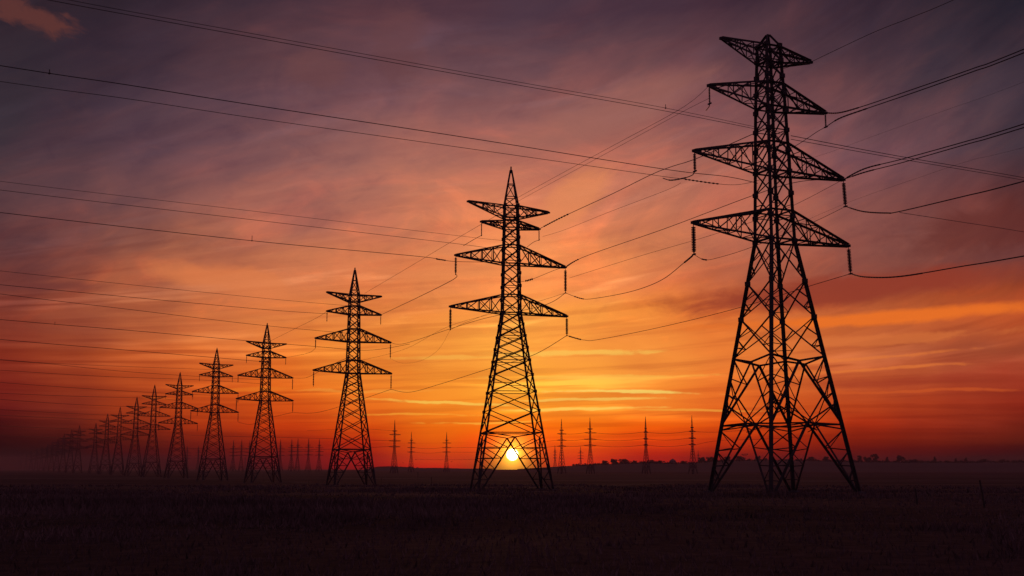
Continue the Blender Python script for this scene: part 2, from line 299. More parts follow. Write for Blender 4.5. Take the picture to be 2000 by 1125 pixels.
    col = MIX(M('MULTIPLY', RANGE(n_w.outputs['Fac'], 0.5, 0.3), M('MULTIPLY', RANGE(el, 6, 11), 0.5)), col, wd)
    n_m = NZ(CV(M('MULTIPLY', az, 0.33), M('MULTIPLY', M('SUBTRACT', el, M('MULTIPLY', fan, 0.006)), 0.75), 6.1), 1.0, 8, 0.62, 0.9)
    mott = M('MULTIPLY', RANGE(el, 4, 8), RANGE(el, 16, 22, 1.0, 0.35))
    col = MIX(M('MULTIPLY', RANGE(n_m.outputs['Fac'], 0.5, 0.72), M('MULTIPLY', mott, 0.42)), col, MIX(1.0, col, (1.4, 1.22, 1.05), 'MULTIPLY'))
    col = MIX(M('MULTIPLY', RANGE(n_m.outputs['Fac'], 0.5, 0.3), M('MULTIPLY', mott, 0.42)), col, MIX(1.0, col, (0.72, 0.72, 0.84), 'MULTIPLY'))
    # single clouds: (bearing, elevation, half width, half height, slope, colour, strength)
    def cloud(col, a0, e0, wa, we, slope, c, k, ragged=0.9, sc=0.5, add=False):
        da = M('SUBTRACT', az, a0); de = M('SUBTRACT', M('SUBTRACT', el, e0), M('MULTIPLY', da, slope)); de = M('ADD', de, M('MULTIPLY', M('SUBTRACT', wc.outputs[2], 0.5), 1.0 if we < 0.2 else 1.6))
        n = NZ(CV(M('MULTIPLY', az, sc), M('MULTIPLY', de, sc * 2.2), a0 * 3.7), 1.0, 6, 0.62, 0.7)
        q = M('SQRT', M('ADD', M('POWER', M('DIVIDE', M('ABSOLUTE', da), wa), 2.0), M('POWER', M('DIVIDE', M('ABSOLUTE', de), we), 2.0)))
        q = M('ADD', q, M('MULTIPLY', M('SUBTRACT', n.outputs['Fac'], 0.5), ragged * 2))
        f = M('MULTIPLY', RANGE(q, 1.0, 0.35), k)
        return MIX(f, col, tuple(float(v) for v in lin(c)), 'MIX')
    for c in CLOUDS: col = cloud(col, *c)
    # dusk behind and overhead
    dusk = tuple(float(v) for v in lin((78, 54, 76)))
    col = MIX(RANGE(M('ABSOLUTE', az), 27, 75), col, dusk)
    col = MIX(RANGE(el, 24, 50), col, dusk)
    # the sun: glow and disc
    sd = Vector((math.sin(SUN_AZ) * math.cos(SUN_EL), math.cos(SUN_AZ) * math.cos(SUN_EL), math.sin(SUN_EL)))
    vm = N('ShaderNodeVectorMath'); vm.operation = 'DISTANCE'; L(tc.outputs['Generated'], vm.inputs[0]); vm.inputs[1].default_value = sd
    ang = M('MULTIPLY', vm.outputs['Value'], 180 / math.pi)
    glow = M('EXPONENT', M('MULTIPLY', M('MAXIMUM', M('SUBTRACT', ang, 0.25), 0.0), -1 / 0.36))
    glow2 = M('EXPONENT', M('MULTIPLY', ang, -1 / 1.6))
    sunf = RANGE(ang, 0.30, 0.19)
    def ADD(a, b): return MIX(1.0, a, b, 'ADD')
    col = ADD(col, MIX(1.0, (1, 1, 1), MIX(glow, (0, 0, 0), GLOW), 'MULTIPLY'))
    col = ADD(col, MIX(glow2, (0, 0, 0), GLOW2))
    col = ADD(col, MIX(sunf, (0, 0, 0), DISC))
    # below the horizon
    col = MIX(RANGE(el, -0.15, -0.6), col, (0.012, 0.006, 0.007))
    bg = N('ShaderNodeBackground'); L(col, bg.inputs['Color']); bg.inputs['Strength'].default_value = 1.0
    sky = N('ShaderNodeTexSky'); sky.sky_type = 'NISHITA'; sky.sun_disc = False
    sky.sun_elevation = SUN_EL; sky.sun_rotation = SUN_AZ; sky.dust_density = 3.0; sky.air_density = 1.5
    bg2 = N('ShaderNodeBackground'); L(sky.outputs[0], bg2.inputs['Color']); bg2.inputs['Strength'].default_value = NISHITA
    ad = N('ShaderNodeAddShader'); L(bg.outputs[0], ad.inputs[0]); L(bg2.outputs[0], ad.inputs[1])
    out = N('ShaderNodeOutputWorld'); L(ad.outputs[0], out.inputs['Surface'])
    w.cycles.sampling_method = 'MANUAL'; w.cycles.sample_map_resolution = 2048
GLOW = (3.6, 1.7, 0.15); GLOW2 = (0.5, 0.1, 0.0); DISC = (30, 24, 10); NISHITA = 0.001
CLOUDS = [
 # a0, e0, wa, we, slope, colour, strength, ragged, scale
 (-22.6, 19.6, 2.6, 0.75, -0.2, (94, 52, 49), 0.9, 0.9, 0.8),
 (-9.4, 18.7, 1.8, 1.4, 0.1, (108, 68, 70), 0.6, 0.6, 0.5),
 (-5.6, 20.0, 1.7, 2.4, 0.1, (102, 64, 68), 0.6, 0.7, 0.6),
 (4.2, 16.4, 7.0, 1.3, 0.32, (156, 100, 90), 0.6, 0.55, 0.25),
 (2.6, 12.4, 2.6, 1.7, 0.6, (232, 140, 88), 0.6, 0.6, 0.4),
 (-13.3, 8.7, 4.5, 0.9, -0.08, (224, 126, 74), 0.7, 0.5, 0.3),
 (-21.5, 8.1, 3.6, 0.35, 0.0, (110, 54, 50), 0.6, 0.4, 0.3),
 (17.0, 6.85, 10.0, 0.42, 0.03, (240, 116, 38), 0.85, 0.45, 0.3),
 (15.0, 8.1, 10.5, 0.95, 0.075, (146, 58, 42), 0.9, 0.5, 0.35),
 (22.5, 10.6, 6.0, 1.3, 0.06, (98, 42, 38), 0.6, 0.7, 0.35),
 (16.0, 5.0, 5.5, 0.12, 0.05, (232, 124, 56), 0.5, 0.9, 0.5),
 (15.5, 4.5, 6.5, 0.11, 0.02, (236, 126, 54), 0.5, 0.9, 0.5),
 (17.0, 5.9, 7.0, 0.3, 0.03, (226, 122, 62), 0.5, 0.9, 0.4),
 (17.5, 3.45, 7.0, 0.11, -0.02, (214, 92, 38), 0.5, 0.9, 0.5),
 (18.0, 3.95, 5.5, 0.35, 0.0, (156, 52, 34), 0.5, 0.4, 0.25),
 (3.1, 5.4, 4.5, 0.18, 0.03, (255, 206, 92), 0.6, 0.9, 0.5),
 (-2.6, 5.1, 3.8, 0.15, 0.0, (255, 190, 80), 0.5, 0.9, 0.5),
 (4.5, 4.3, 6.0, 0.13, 0.01, (255, 200, 84), 0.5, 0.9, 0.5),
 (5.0, 3.6, 5.0, 0.11, -0.02, (255, 222, 110), 0.8, 0.8, 0.5),
 (3.6, 3.25, 4.4, 0.08, 0.01, (255, 214, 100), 0.6, 0.9, 0.5),
 (3.0, 2.8, 4.6, 0.11, 0.01, (255, 218, 100), 0.75, 0.8, 0.5),
 (8.5, 2.7, 4.6, 0.08, 0.0, (252, 176, 66), 0.6, 0.8, 0.5),
 (-3.2, 3.1, 4.2, 0.11, -0.03, (255, 208, 88), 0.75, 0.8, 0.5),
 (-4.5, 2.55, 4.2, 0.08, 0.0, (255, 180, 60), 0.5, 0.9, 0.5),
 (-1.0, 2.2, 3.6, 0.08, 0.02, (255, 186, 64), 0.6, 0.9, 0.5),
 (-6.5, 3.6, 4.0, 0.10, 0.01, (248, 160, 62), 0.5, 0.9, 0.5),
 (-16.2, 3.2, 1.0, 0.09, 0.0, (206, 90, 28), 0.7, 0.3, 0.5),
 (-12.0, 3.7, 2.6, 0.16, 0.0, (238, 122, 34), 0.6, 0.4, 0.35),
]
world()

# sun lamp
sl = bpy.data.lights.new('sun', 'SUN'); so = bpy.data.objects.new('sun', sl); COL.objects.link(so)
sl.energy = 0.1; sl.angle = math.radians(0.53); sl.color = (1.0, 0.42, 0.12)
so.rotation_euler = (math.radians(90) - SUN_EL, 0, math.pi - SUN_AZ)
# camera
cam = bpy.data.cameras.new('camera'); co = bpy.data.objects.new('camera', cam); COL.objects.link(co); scene.camera = co
cam.sensor_width = 36; cam.lens = 36 * F / 2000; cam.clip_start = 0.1; cam.clip_end = 60000
co.location = (0, 0, EYE); co.rotation_euler = (math.pi / 2 + PITCH, 0, 0)
vs = scene.view_settings; scene.display_settings.display_device = 'sRGB'
vs.view_transform = 'Standard'; vs.look = 'None'; vs.exposure = 0; vs.gamma = 1; vs.use_curve_mapping = False
scene.cycles.use_denoising = True
scene.cycles.volume_bounces = 1; scene.cycles.max_bounces = 6; scene.cycles.diffuse_bounces = 3

# ------------------------------------------------------------------ haze
def haze():
    m = bpy.data.materials.new('evening_haze'); m.use_nodes = True
    nt = m.node_tree; nt.nodes.clear()
    v = nt.nodes.new('ShaderNodeVolumePrincipled'); o = nt.nodes.new('ShaderNodeOutputMaterial')
    v.inputs['Color'].default_value = (0.8, 0.48, 0.55, 1); v.inputs['Density'].default_value = HAZE_D; v.inputs['Anisotropy'].default_value = 0.4
    nt.links.new(v.outputs[0], o.inputs['Volume'])
    mb = MB(); x0, x1, y0, y1, z0, z1 = -6150, 6150, -6150, 6150, EYE - 5.2 - 1.6, EYE + 54
    mb.prism([(x0, y0, z0), (x1, y0, z0), (x1, y1, z0), (x0, y1, z0)], [(x0, y0, z1), (x1, y0, z1), (x1, y1, z1), (x0, y1, z1)])
    tag(mb.build('haze', m), kind='stuff')
HAZE_D = 0.00012
haze()

# ------------------------------------------------------------------ ground
def build_ground():
    rings = [0.6]
    while rings[-1] < 6000: rings.append(rings[-1] * 1.055 + 0.12)
    rings[-1] = 6000.0
    A = [math.radians(-40 + 0.4 * i) for i in range(201)] + [math.radians(40 + 8 * i) for i in range(1, 35)]
    v = [(0, 0, ground_z(0, 0))]; f = []
    for r in rings:
        for a in A:
            x, y = r * math.sin(a), r * math.cos(a); v.append((x, y, ground_z(x, y)))
    n = len(A)
    for k in range(n): f.append((0, 1 + (k + 1) % n, 1 + k))
    for i in range(len(rings) - 1):
        for k in range(n):
            j = (k + 1) % n
            f.append((1 + i * n + k, 1 + i * n + j, 1 + (i + 1) * n + j, 1 + (i + 1) * n + k))
    mb = MB(); mb.v = v; mb.f = f
    tag(mb.build('ground', ground_mat(), smooth=True), kind='structure')
build_ground()

# wheel tracks worn across the field, laid on the ground
def track(pts, w, m):
    q = []
    for (a, b) in zip(pts, pts[1:]):
        for k in range(14): q.append(Vector(a).lerp(Vector(b), k / 14))
    q.append(Vector(pts[-1])); mb = MB()
    for i, p in enumerate(q):
        d = (q[min(i + 1, len(q) - 1)] - q[max(i - 1, 0)]).normalized(); s = Vector((d.y, -d.x))
        for k in range(5):
            e = p + s * w * (k / 4 - 0.5) * (1 + 0.25 * noise.noise((p.x * 0.2, p.y * 0.2, 0)))
            mb.v.append((e.x, e.y, ground_z(e.x, e.y) + 0.035))
        if i:
            b = (i - 1) * 5
            for k in range(4): mb.f.append((b + k, b + k + 1, b + k + 6, b + k + 5))
    tag(mb.build('dirt_path', m, smooth=True), kind='structure')
MUD = mat('damp_soil', (0.016, 0.011, 0.011), 0.95, 0, 0.3, 0.4)
def gp(px, py):                 # point of the ground seen at a pixel
    lo, hi = 3.0, 3000.0
    for _ in range(60):
        d = math.sqrt(lo * hi); p = P(px, py, d)
        if p.z > ground_z(p.x, p.y, False): lo = d
        else: hi = d
    p = P(px, py, lo); return (p.x, p.y)
track([gp(240, 932), gp(560, 941), gp(820, 951), gp(1100, 962)], 4.5, MUD)
track([gp(1000, 955), gp(1300, 944), gp(1650, 940), gp(2050, 938)], 7.0, MUD)

# dry grass: blades all over the near field
def grass():
    rng = np.random.default_rng(3); n = 110000
    r = 9 * (330 / 9) ** rng.random(n); a = np.radians(rng.uniform(-27, 27, n))
    x = r * np.sin(a); y = r * np.cos(a)
    V = []
    for i in range(n):
        c = noise.noise((x[i] * 0.05, y[i] * 0.022, 2.0)) + 0.6 * noise.noise((x[i] * 0.35, y[i] * 0.16, 9.0)) + 0.35 * noise.noise((x[i] * 1.1, y[i] * 0.7, 4.0))
        if c < 0.02 and rng.random() < 0.8: continue
        h = (0.10 + 0.34 * max(0, c)) * rng.uniform(0.5, 1.5) * (1 + r[i] / 400); w = (0.010 + r[i] * 0.0005) * rng.uniform(0.7, 1.5)
        z = ground_z(x[i], y[i]); t = rng.uniform(-1.2, 1.2); lx, ly = rng.normal(0, 0.4, 2) * h
        V += [(x[i] - w * math.cos(t), y[i] - w * math.sin(t), z - 0.03), (x[i] + w * math.cos(t), y[i] + w * math.sin(t), z - 0.03), (x[i] + lx, y[i] + ly, z + h)]
    n = len(V) // 3; V = np.array(V)
    me = bpy.data.meshes.new('grass'); me.from_pydata(V.tolist(), [], [(3 * i, 3 * i + 1, 3 * i + 2) for i in range(n)]); me.materials.append(GRASS)
    o = bpy.data.objects.new('grass', me); COL.objects.link(o); tag(o, kind='stuff')
grass()

# ------------------------------------------------------------------ pylons
def lerp(a, b, t): return Vector(a).lerp(Vector(b), t)
class Tower:
    """spec: prof [(z, half width)], arms [(z_top, z_bottom, z_tip, length left, length right, panels)], ins {level: (length, radius)}, peak, lw/cw/bw widths"""
    def __init__(s, spec): s.__dict__.update(spec)
    def w(s, z):
        for (a, wa), (b, wb) in zip(s.prof, s.prof[1:]):
            if z <= b: return wa + (wb - wa) * (z - a) / (b - a)
        return s.prof[-1][1]
    def L(s, k, z):
        sx, sy = ((-1, -1), (1, -1), (1, 1), (-1, 1))[k]; w = s.w(max(z, 0)) if z >= 0 else s.prof[0][1]
        return Vector((sx * w, sy * w, z))
    def build(s, root):
        ang = s.detail > 1
        # legs, one mesh each
        for k in range(4):
            mb = MB(); zs = [-0.5] + [z for z, _ in s.prof[1:] if z <= s.top]
            if zs[-1] < s.top: zs.append(s.top)
            for a, b in zip(zs, zs[1:]):
                w = s.lw * (1.0 if a < s.waist else 0.8)
                mb.bar(s.L(k, a), s.L(k, b), w, ang, (math.pi / 2) * k + 0.6)
            o = mb.build('leg', STEEL, root)
            if s.detail > 0:
                fb = MB(); p = s.L(k, 0); fb.lathe((p.x, p.y, -0.75), (0, 0, 1), [(0, 0.75), (0.75, 0.7), (0.95, 0.5), (1.0, 0.0)], 8)
                fb.build('footing', CONC, root)
        # lattice of the four faces
        mb = MB(); bw = s.bw
        def B(a, b, w=bw): mb.bar(a, b, w, ang)
        for k in range(4):
            j = (k + 1) % 4
            A = lambda z: s.L(k, z)
            Z = lambda z: s.L(j, z)
            mid = lambda z: (A(z) + Z(z)) / 2
            if s.portal == 2:
                z1, zl, z2, zn = 14.1, 14.7, 7.3, 9.7
                ap = mid(z1); m2 = mid(z2 + 0.15)
                B(A(zl), ap, s.cw); B(Z(zl), ap, s.cw)
                for S in (A, Z):
                    foot = lerp(S(0.0), mid(0.0), 0.07)
                    B(ap, S(z2), s.cw); B(m2, foot, s.cw); B(S(zn), m2, bw * 1.1)
                    B(S(z2), m2, s.cw * 0.8); B(lerp(S(z2 - 0.5), S(z2 - 0.5), 0), m2, bw)
                    # secondary struts between leg and portal
                    prev = S(zl)
                    for q, t in enumerate((0.32, 0.58, 0.8)):
                        g = lerp(ap, S(z2), t); h = S(zl + (z2 - zl) * (t * 0.9))
                        B(prev, g, bw * 0.85); B(g, h, bw * 0.85); prev = h
                    prev = S(z2 - 0.5)
                    for q, t in enumerate((0.35, 0.6, 0.82)):
                        g = lerp(m2, foot, t); h = S((z2 - 0.4) * (1 - t * 0.97))
                        B(prev, g, bw * 0.85); B(g, h, bw * 0.85); prev = h
                    B(lerp(ap, S(z2), 0.55), m2, bw)
                B(lerp(A(z2), m2, 0.72), lerp(Z(z2), m2, 0.72) - Vector((0, 0, 0.75)), bw * 0.8)
                xs = [14.7, 19.1, 23.1, s.waist]
            else:
                zp = s.zp; ap = mid(zp)
                B(A(zp + 0.7), Z(zp + 0.7), bw * 1.15)
                for S in (A, Z):
                    foot = lerp(S(0.0), mid(0.0), 0.08); B(ap, foot, s.cw); B(S(zp + 0.7), ap, bw)
                    n = 4 if s.detail else 2; prev = S(zp)
                    for q in range(1, n + 1):
                        t = q / (n + 1); g = lerp(ap, foot, t); h = S(zp * (1 - t))
                        B(prev, g, bw * 0.85); B(g, h, bw * 0.85); prev = h
                xs = [zp + 0.7]
                while xs[-1] < s.waist - 0.8:
                    xs.append(xs[-1] + max(1.9, s.w(xs[-1]) * s.xr))
                xs = [xs[0] + (x - xs[0]) * (s.waist - xs[0]) / (xs[-1] - xs[0]) for x in xs]
            n = len(xs)
            while xs[-1] < s.top - 1.0: xs.append(xs[-1] + max(1.5, s.w(xs[-1]) * s.br))
            tl = xs[n - 1]; xs = xs[:n] + [tl + (x - tl) * (s.top - tl) / (xs[-1] - tl) for x in xs[n:]]
            for i, (a, b) in enumerate(zip(xs, xs[1:])):
                B(A(a), Z(b)); B(Z(a), A(b))
                if s.detail > 1: mb.bar(A(b) + (Z(b) - A(b)) * 0.01 - Vector((0, 0, 0.24)), A(b) + (Z(b) - A(b)) * 0.01 + Vector((0, 0, 0.24)), s.lw * 1.35)   # gusset plates
                if s.portal == 2 and b <= s.waist + 0.1:
                    c = (A(a) + Z(b) + Z(a) + A(b)) / 4
                    B(A(a) + (Z(a) - A(a)) * 0.02, A(b) + (Z(b) - A(b)) * 0.0, bw)
                    for S, O in ((A, Z), (Z, A)):
                        g = lerp(S(a), O(b), 0.25); h = lerp(S(b), O(a), 0.25); m_ = S((a + b) / 2)
                        B(m_, g, bw * 0.8); B(m_, h, bw * 0.8); B(lerp(S(a), O(b), 0.25), S(a + (b - a) * 0.28), bw * 0.7)
                elif s.detail > 1 and i % 2 == 0:
                    B(A(a), Z(a), bw * 0.8)
                    B(A((a + b) / 2), (A(a) + Z(b) + Z(a) + A(b)) / 4, bw * 0.7)
            for zt, zb, *_r in s.arms:
                for z in (zt, zb): B(A(z), Z(z), s.cw * 0.9)
        mb.build('bracing', STEEL, root)
        # crossarms
        s.tips = {}
        for lv, (zt, zb, zx, ll, lr, n) in enumerate(s.arms, 1):
            for side, ln in ((-1, ll * s.reach), (1, lr * s.reach)):
                am = MB()
                def Bm(a, b, w): am.bar(a, b, w, ang)
                tip = Vector((side * ln, side * ln * s.skew, zx))
                ks = (0, 3) if side < 0 else (1, 2)
                ch = {}
                for q, k in enumerate(ks):
                    e = Vector((0, (-1, 1)[q] * 0.1, 0))
                    for nm, z in (('t', zt), ('b', zb)):
                        st = s.L(k, z); en = tip + e + Vector((0, 0, 0.12 if nm == 't' else -0.12)); ch[nm, q] = (st, en); Bm(st, en, s.cw)
                c = lambda nm, q, t: lerp(*ch[nm, q], t)
                ts = [i / (n + 0.35) for i in range(n + 1)]
                for i, (t0, t1) in enumerate(zip(ts, ts[1:])):
                    for q in (0, 1):
                        Bm(c('t', q, t1), c('b', q, t1), bw * 0.9)
                        Bm(c('b' if (i + q) % 2 else 't', q, t0), c('t' if (i + q) % 2 else 'b', q, t1), bw * 0.9)
                        if s.detail > 1 and i == 1: Bm(c('t' if (i + q) % 2 else 'b', q, t0), c('b' if (i + q) % 2 else 't', q, t1), bw * 0.8)
                    for nm in 'tb':
                        Bm(c(nm, 0, t1), c(nm, 1, t1), bw * 0.8); Bm(c(nm, i % 2, t0), c(nm, 1 - i % 2, t1), bw * 0.8)
                td = Vector((tip.x, tip.y, 0)).normalized(); am.bar(tip - td * 0.75, tip + td * 0.25, s.cw * 1.35)
                am.build('crossarm', STEEL, root)
                s.tips[lv, side] = tip
        # peak
        pk = MB()
        if s.spike:
            top = Vector((0, 0, s.spike))
            for k in range(4):
                pk.bar(s.L(k, s.top), top + s.L(k, s.top).normalized() * 0.0 + Vector((s.L(k, s.top).x, s.L(k, s.top).y, 0)) * 0.08, s.cw, ang)
            for t in (0.25, 0.62):
                R = [lerp(s.L(k, s.top), top, t * 0.97) for k in range(4)]
                for k in range(4): pk.bar(R[k], R[(k + 1) % 4], bw * 0.8)
            R0 = [s.L(k, s.top) for k in range(4)]; R1 = [lerp(s.L(k, s.top), top, 0.25 * 0.97) for k in range(4)]
            for k in range(4): pk.bar(R0[k], R1[(k + 1) % 4], bw * 0.8); pk.bar(R1[k], lerp(s.L((k + 1) % 4, s.top), top, 0.6), bw * 0.7)
            pk.bar(top - Vector((0, 0, 0.5)), top + Vector((0, 0, 0.6)), s.cw)
        else:
            R0 = [s.L(k, s.top) for k in range(4)]; R1 = [Vector((p.x * 0.14, p.y * 0.14, s.top + 1.35)) for p in R0]
            for k in range(4): pk.bar(R0[k], R1[k], s.cw * 1.1, ang); pk.bar(R1[k], R1[(k + 1) % 4], s.bw)
        pk.build('peak', STEEL, root)
        # hanging insulators
        s.hang = {}
        for (lv, side), (ln, rad, nd, dx) in s.ins.items():
            t = s.tips[lv, side] + Vector((0, 0, -s.cw * 0.6)); e = t + Vector((dx, 0, -ln)); d = (e - t).normalized(); L_ = (e - t).length
            im = MB(); pr = [(0, 0.05), (L_ * 0.1, 0.05)]
            for i in range(nd):
                h0 = L_ * (0.1 + 0.82 * i / nd); st = L_ * 0.82 / nd
                pr += [(h0, rad * 0.45), (h0 + st * 0.25, rad), (h0 + st * 0.6, rad), (h0 + st * 0.75, rad * 0.45)]
            pr += [(L_ * 0.93, rad * 0.45), (L_ * 0.94, 0.05), (L_, 0.05)]
            im.lathe(t, d, pr, 8 if s.detail > 1 else 6)
            io = im.build('insulator', GLASS, root)
            if s.detail > 1:
                cm = MB(); cm.bar(e + Vector((0, -0.3, 0)), e + Vector((0, 0.3, 0)), 0.14); cm.bar(e + Vector((0, 0, 0.15)), e - Vector((0, 0, 0.1)), 0.1)
                cm.build('clamp', WIRE, io)
            s.hang[lv, side] = e
        return s

BIG = dict(skew=0.17, reach=1.12, prof=[(0, 5.75), (27.7, 1.55), (43.0, 1.18), (50.4, 0.9)], waist=27.7, top=50.4, portal=2, zp=0, xr=1, br=1.75, detail=2, spike=0,
    lw=0.34, cw=0.215, bw=0.125,
    arms=[(50.3, 48.3, 49.9, 6.4, 6.1, 3), (45.9, 43.1, 44.1, 8.2, 8.0, 3), (38.9, 35.6, 36.4, 10.3, 10.35, 4), (31.1, 27.8, 28.5, 10.65, 10.7, 4)],
    ins={(2, -1): (1.9, 0.11, 9, 0), (2, 1): (1.6, 0.11, 9, 0), (3, -1): (2.1, 0.17, 10, 0), (3, 1): (3.1, 0.24, 14, 0.15), (4, -1): (3.3, 0.25, 15, 0), (4, 1): (3.2, 0.25, 15, 0.15)})
MIDS = dict(skew=0.466, reach=1.018, prof=[(0, 5.85), (28.0, 1.42), (45.5, 1.05)], waist=28.0, top=45.6, portal=1, zp=8.2, xr=0.78, br=1.5, detail=2, spike=51.6,
    lw=0.31, cw=0.21, bw=0.145,
    arms=[(45.5, 43.6, 45.4, 7.2, 6.6, 3), (43.0, 41.9, 42.4, 5.0, 4.9, 3), (39.0, 36.0, 36.5, 9.2, 9.6, 4), (30.9, 28.0, 28.3, 10.0, 9.8, 4)],
    ins={(2, -1): (2.1, 0.1, 8, 0), (2, 1): (1.7, 0.1, 8, 0), (3, -1): (2.9, 0.2, 10, 0), (3, 1): (4.2, 0.25, 14, 0), (4, -1): (3.5, 0.22, 12, 0), (4, 1): (3.1, 0.22, 12, 0)})
STD = dict(skew=0.21, reach=1.05, prof=[(0, 5.2), (28.0, 1.50), (47.5, 1.15)], waist=28.0, top=47.6, portal=1, zp=8.2, xr=1.05, br=1.7, detail=1, spike=54.5,
    lw=0.37, cw=0.26, bw=0.18,
    arms=[(48.0, 46.2, 48.2, 7.0, 7.0, 3), (45.2, 43.0, 43.4, 6.9, 7.0, 3), (39.3, 36.0, 36.4, 9.6, 9.7, 4), (31.3, 28.0, 28.4, 9.9, 10.0, 4)],
    ins={(2, -1): (2.6, 0.12, 6, 0), (2, 1): (2.4, 0.12, 6, 0), (3, -1): (2.4, 0.15, 6, 0), (3, 1): (4.0, 0.17, 8, 0), (4, -1): (4.0, 0.17, 8, 0), (4, 1): (3.9, 0.17, 8, 0)})
FAR = dict(STD, detail=0, xr=1.5, br=2.6, lw=0.34, cw=0.28, bw=0.15, ins={})
SLIM = dict(FAR, prof=[(0, 3.9), (24.0, 1.05), (44.2, 0.6)], waist=24, top=44.2, lw=0.36, cw=0.28, bw=0.16,
    arms=[(44.0, 43.0, 43.6, 3.5, 4.0, 2), (40.6, 39.2, 39.8, 8.0, 9.5, 2), (34.2, 32.8, 33.4, 9.0, 9.6, 2), (28.2, 26.8, 27.4, 8.8, 9.0, 2)])

def place(px, d): 
    p = P(px, 900, d); z = ground_z(p.x, p.y, False); return Vector((p.x, p.y, z))
PY = {}                          # name -> (Tower, world matrix)
def pylon(key, spec, px, d, yaw, label, group, proto=None, scale=None):
    loc = place(px, d)
    if proto is None:
        root = empty('lattice_pylon', loc, math.radians(yaw)); tw = Tower(spec).build(root)
    else:
        root = copy_tree(PY[proto][2]); tw = PY[proto][0]; root.location = loc; root.rotation_euler = (0, 0, math.radians(yaw))
    if scale: root.scale = scale
    tag(root, label, 'pylon', group)
    PY[key] = (tw, Matrix.LocRotScale(loc, Matrix.Rotation(math.radians(yaw), 3, 'Z'), Vector(scale) if scale else Vector((1, 1, 1))), root)
GR = 'lattice pylons of the line receding to the left'
pylon(1, BIG, 1527, 133, 24, 'tallest and nearest black lattice pylon, blunt-topped, standing in the field right of the sun', GR)
pylon(2, MIDS, 998, 193, 8, 'spike-topped lattice pylon with the setting sun glowing between its legs', GR)
pylon(3, STD, 686, 306, 20, 'third lattice pylon of the line, first one left of the setting sun', GR)
for key, px, d, yaw, lab in [
    (4, 514, 420, 26, 'fourth lattice pylon, halfway between the third pylon and the smaller pair left of it'),
    (5, 416, 507, 28, 'fifth lattice pylon, with its right crossarm tips almost touching the fourth pylon'),
    (6, 345, 635, 27, 'sixth lattice pylon, last one still fully black before the line fades')]:
    pylon(key, STD, px, d, yaw, lab, GR, proto=3)
for key, px, d, lab in [
    (7, 296, 731, 'first fading lattice pylon, just left of the last fully black one'),
    (8, 262, 854, 'second fading lattice pylon, its crossarms overlapping its right neighbour'),
    (9, 230, 992, 'third fading lattice pylon in the overlapping bunch of four'),
    (10, 206, 1114, 'fourth fading lattice pylon, left end of the dark overlapping bunch'),
    (11, 184, 1345, 'hazy lattice pylon alone just left of the dark overlapping bunch'),
    (12, 152, 1410, 'hazy slender lattice pylon standing apart in the gap of the fading row'),
    (13, 137, 1560, 'hazy dim lattice pylon, first left of the gap in the fading row'),
    (14, 123, 1747, 'hazy dim lattice pylon, second left of the gap in the fading row'),
    (15, 111, 2053, 'faint short lattice pylon, third left of the gap in the fading row'),
    (16, 101, 2294, 'faint short lattice pylon, fourth left of the gap in the fading row'),
    (17, 91, 2544, 'very faint lattice pylon, fifth left of the gap in the fading row'),
    (18, 81, 2721, 'very faint lattice pylon, sixth left of the gap in the fading row'),
    (19, 71, 3000, 'very faint tiny lattice pylon, fourth from the far end of the row'),
    (20, 61, 3343, 'barely visible tiny lattice pylon, third from the far end of the row'),
    (21, 51, 3900, 'barely visible tiny lattice pylon, next to last at the far end'),
    (22, 41, 4680, 'smallest lattice pylon, the vanishing far end of the long row')]:
    pylon(key, FAR, px, d, 24 + (key % 3) * 3, lab, GR, proto=None if key == 7 else 7)
GF = 'distant lattice pylons along the horizon by the sun'
for key, px, d, yaw, lab in [
    (31, 770, 1258, 35, 'distant reddish pylon on the horizon just right of the third large pylon'),
    (32, 803, 1672, 40, 'distant thin pylon right beside the taller reddish one, left of the sun'),
    (33, 872, 1672, 30, 'distant thin pylon nearest to the sun on its left side'),
    (34, 1097, 1232, 38, 'distant dark pylon first to the right of the sun'),
    (35, 1153, 1194, 25, 'distant pylon second to the right of the sun, wide right arms'),
    (36, 1262, 1175, 55, 'distant pylon third to the right of the sun, midway between its neighbours'),
    (37, 1353, 1150, 45, 'distant pylon just left of the nearest pylon, beside the domed hut')]:
    pylon(key, SLIM, px, d, yaw, lab, GF, proto=None if key == 31 else 31, scale=(0.8, 0.8, 1.0))
GM = 'tiny far pylons between the larger ones'
for key, px, d, lab in [
    (41, 365, 2700, 'tiny far pylon close to the right foot of the sixth pylon'),
    (42, 387, 2650, 'tiny far pylon close to the left foot of the fifth pylon'),
    (43, 455, 2150, 'tiny far pylon, left one of three between fifth and fourth pylons'),
    (44, 471, 2100, 'tiny far pylon, middle one of three between fifth and fourth pylons'),
    (45, 487, 2150, 'tiny far pylon, right one of three between fifth and fourth pylons'),
    (46, 547, 2100, 'tiny far pylon half behind the right legs of the fourth pylon'),
    (47, 569, 2050, 'tiny far pylon, first of four left of the third pylon'),
    (48, 581, 2030, 'tiny far pylon, second of four left of the third pylon'),
    (49, 602, 2020, 'tiny far pylon, third of four, with spread legs, left of the third pylon'),
    (50, 623, 2060, 'tiny far pylon, last of four, closest to the third pylon'),
    (51, 1084, 2600, 'tiny far pylon just left of the first distant pylon right of the sun'),
    (52, 1134, 2750, 'tiny far pylon just left of the wide-armed distant pylon'),
    (53, 1364, 3300, 'tiny far pylon on the ridge between the third distant pylon and the nearest pylon'),
    (54, 479, 4600, 'smallest far pylon, a stub among the three between the fifth and fourth'),
    (55, 515, 4300, 'tiny far stub pylon seen through the legs of the fourth pylon')]:
    pylon(key, SLIM, px, d, 30 + key % 4 * 6, lab, GM, proto=31, scale=(1.0, 1.0, 1.0))

